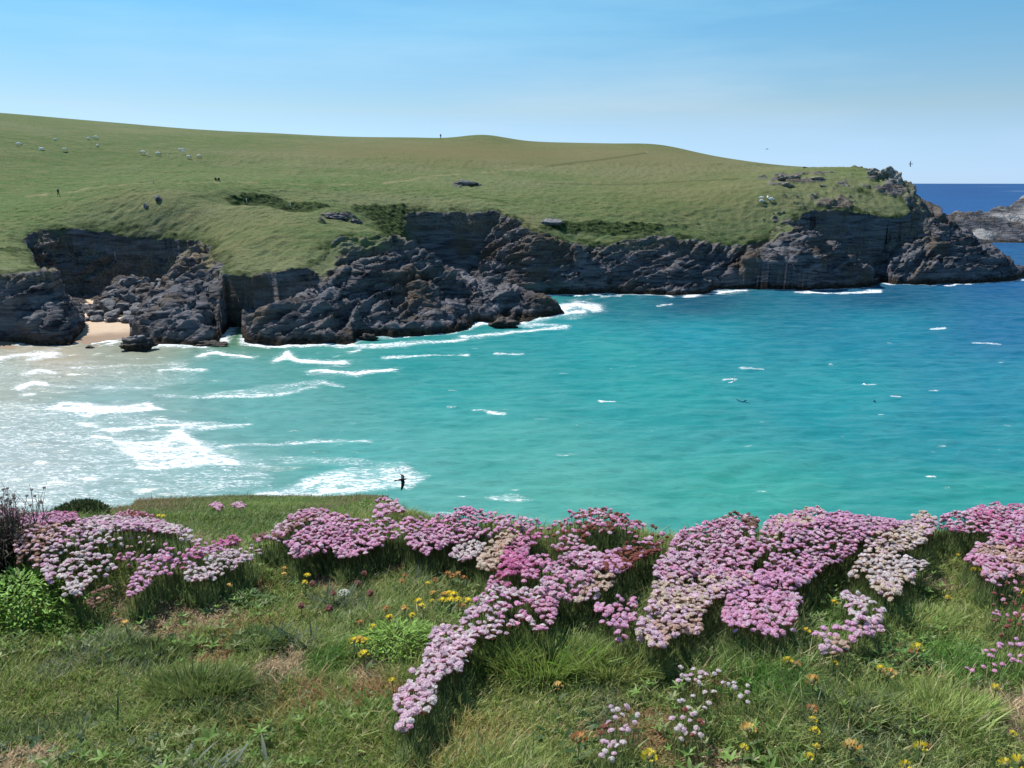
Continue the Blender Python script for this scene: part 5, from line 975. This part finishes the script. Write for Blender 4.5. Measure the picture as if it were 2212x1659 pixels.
VL = [
 (P8(620, 1050), 'y', 1.3, 'yellow vetch head left of a faded pinkish one in the lower right turf'), (P8(672, 1068), 'o', 1.0, 'faded pinkish-orange vetch head beside the yellow one in the lower right turf'), (P8(885, 715), 'y', 1.2, 'yellow vetch head between the mauve and compact white thrift tufts'),
 (P8(1540, 690), 'y', 1.3, 'flat yellow vetch head in grass right of the cream-white cushion foot'), (P8(1865, 385), 'y', 1.2, 'golden vetch head among the right-corner pink thrift'), (P8(1705, 530), 'y', 1.7, 'large orange-yellow vetch head at the left foot of the right-edge pink cushion'),
 (P8(1950, 655), 'y', 1.7, 'large yellow vetch head at the right edge among reddish thrift heads'), (P8(480, 760), 'y', 1.7, 'large yellow vetch head set in the mauve thrift cushion'), (P8(1060, 810), 'y', 1.2, 'yellow vetch head at the foot of the compact white thrift tuft'),
 (P8(725, 878), 'y', 1.2, 'yellow vetch head left of the loose buff thrift string'), (P8(1370, 982), 'y', 1.8, 'largest yellow vetch head, in the open turf of the lower right'), (P8(1340, 1000), 'o', 1.2, 'rusty vetch head clinging beside the largest yellow one'),
 (P8(888, 1065), 'y', .9, 'tiny yellow vetch head in turf below the loose buff thrift string'), (P8(1155, 1097), 'y', 1.2, 'upper left vetch head of a yellow pair in the lower right turf'), (P8(1205, 1128), 'f', 1.8, 'lower right, fatter vetch head of a yellow pair in the lower right turf'),
 (P8(765, 1168), 'f', 1.8, 'fat yellow-orange vetch head in the right turf, by a dark brown dead leaf'), (P8(1820, 1210), 'y', 1.3, 'yellow vetch head beside the bare earth at the right edge'), (P8(760, 1332), 'o', 1.4, 'rust-brown vetch head in a vertical line with three small yellow ones'),
 (P8(765, 1392), 'y', 1.0, 'topmost small yellow vetch head under the rust-brown one'), (P8(775, 1455), 'y', 1.1, 'second small yellow vetch head under the rust-brown one'), (P8(395, 1447), 'f', 1.7, 'fat pale orange vetch head right of the dry white thrift'),
 (P8(365, 1552), 'y', 1.0, 'small lemon vetch head below the fat pale orange one'), (P8(990, 1552), 'f', 1.9, 'fat orange-gold vetch head near the bottom of the right turf'), (P8(1385, 1552), 'y', 1.5, 'yellow vetch head near the bottom with a faded bud at its right'),
 (P8(1420, 1548), 'o', 1.1, 'faded bud touching the yellow head near the bottom right'), (P8(785, 1547), 'y', .9, 'small yellow vetch head left of the fat orange-gold one'), (P8(742, 1607), 'y', 1.1, 'lemon vetch head at the very bottom, below the fat orange-gold one'),
 (P8(1880, 1648), 'y', 1.4, 'left yellow vetch head of two in the bottom right corner'), (P8(1960, 1640), 'y', 1.7, 'right and larger yellow vetch head of two in the bottom right corner'), (P8(1915, 1470), 'y', .8, 'tiny yellow vetch head above the bottom right corner pair'),
 (P8(1600, 440), 'y', .9, 'small yellow vetch head in grass under the right-corner thrift'), (P8(1300, 1655), 'y', 1.2, 'yellow vetch head cut by the bottom edge, right half'),
 (P7(600, 672), 'f', 1.5, 'leftmost head of the dense yellow vetch clump at centre'), (P7(625, 668), 'y', 1.6, 'top middle head of the dense yellow vetch clump at centre'), (P7(655, 672), 'y', 1.6, 'top right head of the dense yellow vetch clump at centre'),
 (P7(590, 705), 'y', 1.5, 'lower left head of the dense yellow vetch clump at centre'), (P7(635, 702), 'y', 1.4, 'lower middle head of the dense yellow vetch clump at centre'), (P7(680, 700), 'y', 1.4, 'lower right head of the dense yellow vetch clump at centre'),
 (P7(735, 708), 'y', 1.5, 'yellow vetch head between the dense clump and the trailing thrift'), (P7(705, 738), 'o', 1.2, 'orange vetch head at the edge of the trailing thrift cushion'), (P7(450, 708), 'y', 1.4, 'upper yellow vetch head of a pair left of the dense clump'),
 (P7(470, 736), 'y', 1.3, 'lower yellow vetch head of a pair left of the dense clump'), (P7(535, 660), 'f', 1.2, 'pale orange vetch head above left of the dense clump'), (P7(530, 705), 'y', .9, 'small yellow vetch head close left of the dense clump'),
 (P7(370, 750), 'f', 1.4, 'apricot vetch head above the leafy green vetch bush'), (P7(285, 803), 'y', 1.4, 'yellow vetch head on the upper left shoulder of the leafy green bush'), (P7(190, 855), 'y', 1.2, 'yellow vetch head at the left rim of the leafy green bush'),
 (P7(415, 787), 'y', 1.1, 'yellow vetch head on top of the leafy green bush'), (P7(80, 937), 'y', 1.4, 'leftmost of three yellow vetch heads on trailing stems left of the leafy bush'), (P7(110, 930), 'f', 1.4, 'middle of three yellow vetch heads on trailing stems left of the leafy bush'),
 (P7(140, 938), 'y', 1.4, 'rightmost of three yellow vetch heads on trailing stems left of the leafy bush'), (P7(135, 1012), 'y', 1.5, 'yellow vetch head lowest at the left of the leafy green bush'), (P7(265, 755), 'o', 1.4, 'orange-brown vetch head in grass above left of the leafy bush'),
 (P7(115, 833), 'o', 1.2, 'rusty vetch head in open grass left of the leafy bush'), (P7(620, 550), 'o', 1.4, 'left rusty vetch head in the rusty trio high on the bank'), (P7(645, 565), 'o', 1.3, 'lower rusty vetch head in the rusty trio high on the bank'),
 (P7(678, 552), 'o', 1.4, 'right rusty vetch head in the rusty trio high on the bank'), (P7(712, 572), 'o', 1.2, 'rusty vetch head just right of the rusty trio'), (P7(545, 585), 'o', 1.2, 'rusty vetch head left of the rusty trio'),
 (P7(372, 560), 'o', 1.1, 'upper rusty vetch head of a pair in the upper turf'), (P7(355, 592), 'o', 1.2, 'lower rusty vetch head of a pair in the upper turf'), (P7(505, 603), 'y', 1.0, 'dull gold vetch head below the rusty ones'),
 (P7(802, 520), 'o', 1.1, 'rusty vetch head under the cream thrift strip'), (P7(1115, 552), 'y', 1.2, 'yellow vetch head at the foot of the deep pink thrift'), (P7(1255, 1197), 'f', 1.4, 'orange-yellow vetch head below the bright green sprout'),
 (P7(1375, 1505), 'o', 1.8, 'large rusty-orange vetch head left of the sparse dry-ground thrift'), (P7(1785, 1605), 'y', 1.7, 'large yellow vetch head right of the sparse dry-ground thrift'), (P7(300, 1165), 'y', 1.0, 'yellow-green vetch head beside the lower part of the trailing thrift'),
 (P6(722, 832), 'f', 1.2, 'single orange vetch head on the straw-coloured left slope'), (P6(1770, 560), 'y', 1.3, 'upper yellow vetch head of a pair in the upper left turf'), (P6(1755, 597), 'y', 1.1, 'lower yellow vetch head of a pair in the upper left turf'),
 (P6(1640, 517), 'f', 1.1, 'upper gold vetch head left of the yellow pair'), (P6(1636, 550), 'f', 1.1, 'lower gold vetch head left of the yellow pair'), (P6(1320, 617), 'f', 1.1, 'orange vetch head right of the white-flowered left cushion'),
 (P6(915, 213), 'y', 1.9, 'left head of the small yellow patch behind the left mound'), (P6(940, 214), 'y', 1.9, 'right head of the small yellow patch behind the left mound')]
for (pp, k, s_, lb) in VL: vetch(pp[0], pp[1], k, s_*.85, lb, 'vetch heads dotted over the bank')

for (pp, c, s_, lb) in ((P6(1735, 732), (.45, .24, .20), 1.15, 'dusty pink clover head, leftmost of the low pair'), (P6(1895, 748), (.45, .22, .19), 1.2, 'dusty pink clover head, right one of the low pair'), (P6(1920, 660), (.42, .20, .17), .9, 'dusty clover head above the low pair'),
                        (P6(1800, 605), (.42, .22, .18), 1.15, 'brownish clover head furthest upper left'), (P7(100, 603), (.45, .22, .20), 1.1, 'brownish clover head right of the white flower, lower one'), (P7(140, 546), (.45, .22, .20), 1.1, 'brownish clover head right of the white flower, upper one'),
                        (P7(173, 660), (.42, .20, .18), 1.2, 'brownish clover head low to the right of the white flower')):
    a, b, _ = onfg(pp[0], pp[1], .06); x, y = float(a[0]), float(b[0]); root = empty('clover', (x, y, float(fgz(x, y)))); tag(root, lb, 'clover', 'faded clover heads')
    T = head_tpl(int(pp[0]), c); T.v = [(p[0]*s_*1.1, p[1]*s_*1.1, p[2]*s_*1.5) for p in T.v]; link('flower_head', T.mesh('flower_head', [M_PETAL], False), root, (0, 0, .062))
    T = Tpl(); tube(T, [(0, .01, 0), (0, 0, .06)], [.0016, .0013], 5, (.10, .13, .05)); link('stem', T.mesh('stem', [M_LEAF]), root)
# flat white umbel
a, b, _ = onfg(743, 1285, .06); x, y = float(a[0]), float(b[0]); root = empty('white_umbel', (x, y, float(fgz(x, y)))); tag(root, 'single domed white flower head in dark leaves above the leafy vetch bush', 'flower')
T = Tpl()
for k in range(70):
    r_ = .026*math.sqrt(random.random()); an = random.uniform(0, 6.28); ball(T, (r_*math.cos(an), r_*math.sin(an), .012*(1-(r_/.026)**2)), (.0032, .0032, .0024), 5, 4, (.86, .86, .80))
link('flower_head', T.mesh('flower_head', [M_PETAL]), root, (0, 0, .07))
T = Tpl(); tube(T, [(0, .01, 0), (0, 0, .072)], [.002, .0016], 5, (.10, .14, .05)); link('stem', T.mesh('stem', [M_LEAF]), root)

def rosette(name, px, py, n, L, W, c, label, cat, spread=(.2, 1.0), rad=.01, up=(.5, 1.6), sq=1.):
    a, b, _ = onfg(px, py, .01); x, y = float(a[0]), float(b[0]); z = float(fgz(x, y)); root = empty(name, (x, y, z)); tag(root, label, cat)
    for k in range(n):
        an = k*2.4+random.uniform(-.3, .3); rr = rad*math.sqrt(random.random()); bx_, by_ = rr*math.cos(an*1.7), rr*math.sin(an*1.7)*sq
        T = Tpl(); bz = float(fgz(x+bx_, y+by_))-z
        leaf(T, (bx_, by_, bz), (math.cos(an), math.sin(an), 0), random.uniform(*up), random.uniform(*L), random.uniform(*W), c, random.uniform(.2, .7)); link('leaf', T.mesh('leaf', [M_LEAF]), root)
    return root
rosette('green_sprout', 1225, 1452, 26, (.05, .09), (.016, .024), (.15, .32, .02), 'bright yellow-green leafy sprout below the trailing thrift cushion', 'plant', rad=.05, up=(.6, 1.6))
rosette('plantain', 448, 1668, 34, (.06, .11), (.007, .011), (.16, .20, .15), 'silvery strap-leaved plantain at the bottom edge, left half', 'plant', rad=.17, up=(.4, 1.1), sq=.4)
rosette('plantain', 715, 1305, 30, (.07, .12), (.008, .012), (.05, .085, .035), 'dark strap-leaved plantain under the single white flower', 'plant', rad=.08, up=(.4, 1.2), sq=.6)
rosette('plantain', 620, 1395, 30, (.08, .13), (.007, .010), (.06, .10, .045), 'grey-green strap-leaved plantain right of the straw patch', 'plant', rad=.10, up=(.5, 1.4), sq=.6)
rosette('plantain', 900, 1258, 26, (.08, .12), (.007, .010), (.09, .13, .08), 'pale strap-leaved plantain in the turf under the rusty vetch', 'plant', rad=.09, up=(.4, 1.2), sq=.6)
rosette('dock', 170, 1590, 60, (.03, .05), (.016, .026), (.035, .085, .035), 'low patch of round dark green leaves near the lower left corner', 'plant', rad=.28, up=(.3, .9), sq=.5)
rosette('dock', 1275, 1575, 50, (.03, .05), (.016, .024), (.045, .10, .03), 'low patch of small green leaves left of the dry-ground thrift', 'plant', rad=.20, up=(.3, .9), sq=.7)
rosette('green_sprout', 668, 1588, 9, (.03, .05), (.012, .018), (.13, .26, .03), 'tiny bright green sprout in the lower left turf', 'plant', rad=.03)
def leafbush(name, px, py, rx, ry, hgt, n, L, W, c, label, cat):
    a, b, _ = onfg(px, py, hgt*.4); x, y = float(a[0]), float(b[0]); z = float(fgz(x, y)); root = empty(name, (x, y, z)); tag(root, label, cat); T = Tpl()
    for k in range(n):
        an = random.uniform(0, 6.28); rr = math.sqrt(random.random()); bx_, by_ = rx*rr*math.cos(an), ry*rr*math.sin(an); top_ = hgt*(1-rr**2)*random.uniform(.35, 1.05)
        bz = float(_gzl(x+bx_, y+by_))-z+top_; an2 = an+random.uniform(-1, 1)
        leaf(T, (bx_, by_, bz), (math.cos(an2), math.sin(an2), 0), random.uniform(-.2, 1.2), random.uniform(*L), random.uniform(*W), np.array(c)*random.choice((.6, .85, 1, 1.2)), random.uniform(.1, .6), 2)
    o = link('foliage', T.mesh('foliage', [M_LEAF]), root); o['kind'] = 'stuff'
    for k in range(12):
        an = k*.52; T = Tpl(); q_ = [(rx*.15*math.cos(an), ry*.15*math.sin(an), -.01), (rx*.5*math.cos(an), ry*.5*math.sin(an), hgt*.45), (rx*.8*math.cos(an), ry*.8*math.sin(an), hgt*.35)]; tube(T, q_, [.0022, .0018, .0012], 5, (.09, .14, .04)); link('stem', T.mesh('stem', [M_LEAF]), root)
_lx = fx; _ly = fy
def _gzl(x, y): return FZ[min(np.searchsorted(fy, y), len(fy)-1), min(np.searchsorted(fx, x), len(fx)-1)]
leafbush('vetch_bush', 850, 1385, .21, .17, .11, 1500, (.018, .034), (.004, .007), (.24, .40, .07), 'leafy yellow-green vetch bush with yellow flowers left of the trailing thrift', 'bush')
leafbush('leafy_herb', 45, 1292, .34, .22, .14, 2600, (.018, .034), (.006, .010), (.24, .44, .07), 'bright green leafy herb patch at the left edge below the dry twigs', 'herb patch')
leafbush('leafy_herb', 545, 1292, .14, .09, .05, 420, (.015, .028), (.006, .010), (.10, .20, .05), 'small dark green leafy patch right of the white-flowered left cushion', 'herb patch')
leafbush('leafy_herb', 1940, 1420, .16, .11, .06, 500, (.018, .034), (.005, .008), (.12, .24, .06), 'small green leafy patch in the right turf under the cream-white cushion', 'herb patch')
# dark evergreen mound behind, dry twiggy bush
a, b = -4.85, 8.35
root = empty('gorse_mound', (a, b, float(fgz(a, b)))); tag(root, 'rounded dark green mound on the cliff brow behind the magenta thrift', 'bush'); n = 5000
th = np.arccos(1-rng.random(n)); ph = rng.uniform(0, 6.283, n); rr = rng.uniform(.82, 1.03, n); P3 = np.stack([.30*rr*np.sin(th)*np.cos(ph), .3*rr*np.sin(th)*np.sin(ph), .14*rr*np.cos(th)], 1)
lt = Tpl(); leaf(lt, (0, 0, 0), (1, 0, 0), .6, .055, .012, (1, 1, 1), .3, 2); R = tilt(rng.normal(0, .7, n), rng.normal(0, .7, n))@rotz(rng.uniform(0, 6.28, n))
o = link('foliage', repeat([lt], np.zeros(n, int), P3, R, np.array([.06, .09, .03])*rng.uniform(.5, 1.6, (n, 1)), 'foliage', [M_LEAF]), root); o['kind'] = 'stuff'
a, b, _ = onfg(14, 1215, .05); bxx, byy = float(a[0]), float(b[0]); root = empty('dry_bush', (bxx, byy, float(fgz(bxx, byy)))); tag(root, 'dark dry twiggy bush with pale seed heads at the left edge of the photo', 'bush')
rr_ = random.Random(3); T = Tpl(); tips = []
for k in range(230):
    x0, y0 = rr_.gauss(-.05, .07), rr_.gauss(0, .12); hgt = rr_.uniform(.16, .34)*(1.1 if abs(x0) < .06 else .8); lx, ly = rr_.gauss(0, .04), rr_.gauss(0, .04); z0 = float(_gzl(bxx+x0, byy+y0)-_gzl(bxx, byy))
    pts = [(x0, y0, z0), (x0+lx*.5, y0+ly*.5, z0+hgt*.55), (x0+lx, y0+ly, z0+hgt)]; dk_ = rr_.choice(((.05, .035, .03), (.10, .07, .06), (.16, .12, .10))); tube(T, pts, [.0026, .0020, .0010], 4, dk_); tips.append((pts[2], hgt))
    for j in range(3):
        s0 = Vector(pts[1]).lerp(Vector(pts[2]), rr_.random()*.9); tube(T, [s0, s0+Vector((rr_.gauss(0, .03), rr_.gauss(0, .03), rr_.uniform(.03, .09)))], [.0013, .0007], 3, dk_, False)
o = link('twigs', T.mesh('twigs', [M_WOOD]), root); o['kind'] = 'stuff'
T = Tpl()
for k in range(1500):
    x0, y0 = rr_.gauss(-.05, .08), rr_.gauss(0, .12); z0 = rr_.uniform(0, .22); an = rr_.uniform(0, 6.28); leaf(T, (x0, y0, z0), (math.cos(an), math.sin(an), 0), rr_.uniform(-.5, 1), .03, .007, rr_.choice(((.022, .02, .014), (.05, .03, .025), (.04, .05, .02))), .3, 2)
o = link('foliage', T.mesh('foliage', [M_LEAF]), root); o['kind'] = 'stuff'
SH_ = Tpl(); ball(SH_, (0, 0, 0), (.008, .008, .006), 7, 5, (.5, .45, .42)); sm_ = SH_.mesh('seed_head', [M_PETAL])
for (tp, hg) in sorted(tips, key=lambda q: -q[1])[:60]: link('seed_head', sm_, root, tp)
# broad-leaved weeds mixed through the turf
lt = []
for k in range(3):
    T = Tpl(); 
    for j in range(5): leaf(T, (0, 0, 0), (math.cos(j*1.26+k), math.sin(j*1.26+k), 0), .9, .034+.006*k, .007+.003*k, (1, 1, 1), .45, 3)
    lt.append(T)
x, y = scatter_xy(8000, 1.4, 5.0, 1.0); keep = inside(EDGE, x, y-.15) & (fbm(x*1.3, y*1.3, 0*x, 3, 451) > -.12); x, y = x[keep], y[keep]; n = len(x)
sc = rng.uniform(.3, .8, n)+.25*(rng.random(n) < .06); cc = np.array([.15, .25, .06])*rng.uniform(.6, 1.7, (n, 1)); pk = rng.random(n) < .25; cc[pk] = np.array([.30, .34, .16])*rng.uniform(.7, 1.2, (pk.sum(), 1))
pos = np.stack([x, y, fgz(x, y)+rng.uniform(.0, .045, n)], 1)
g_ = link('weeds', repeat(lt, rng.integers(0, 3, n), pos, tilt(rng.normal(-.2, .3, n), rng.normal(0, .3, n))@rotz(rng.uniform(0, 6.28, n))*sc[:, None, None], cc, 'weeds', [M_LEAF])); tag(g_, kind='stuff')
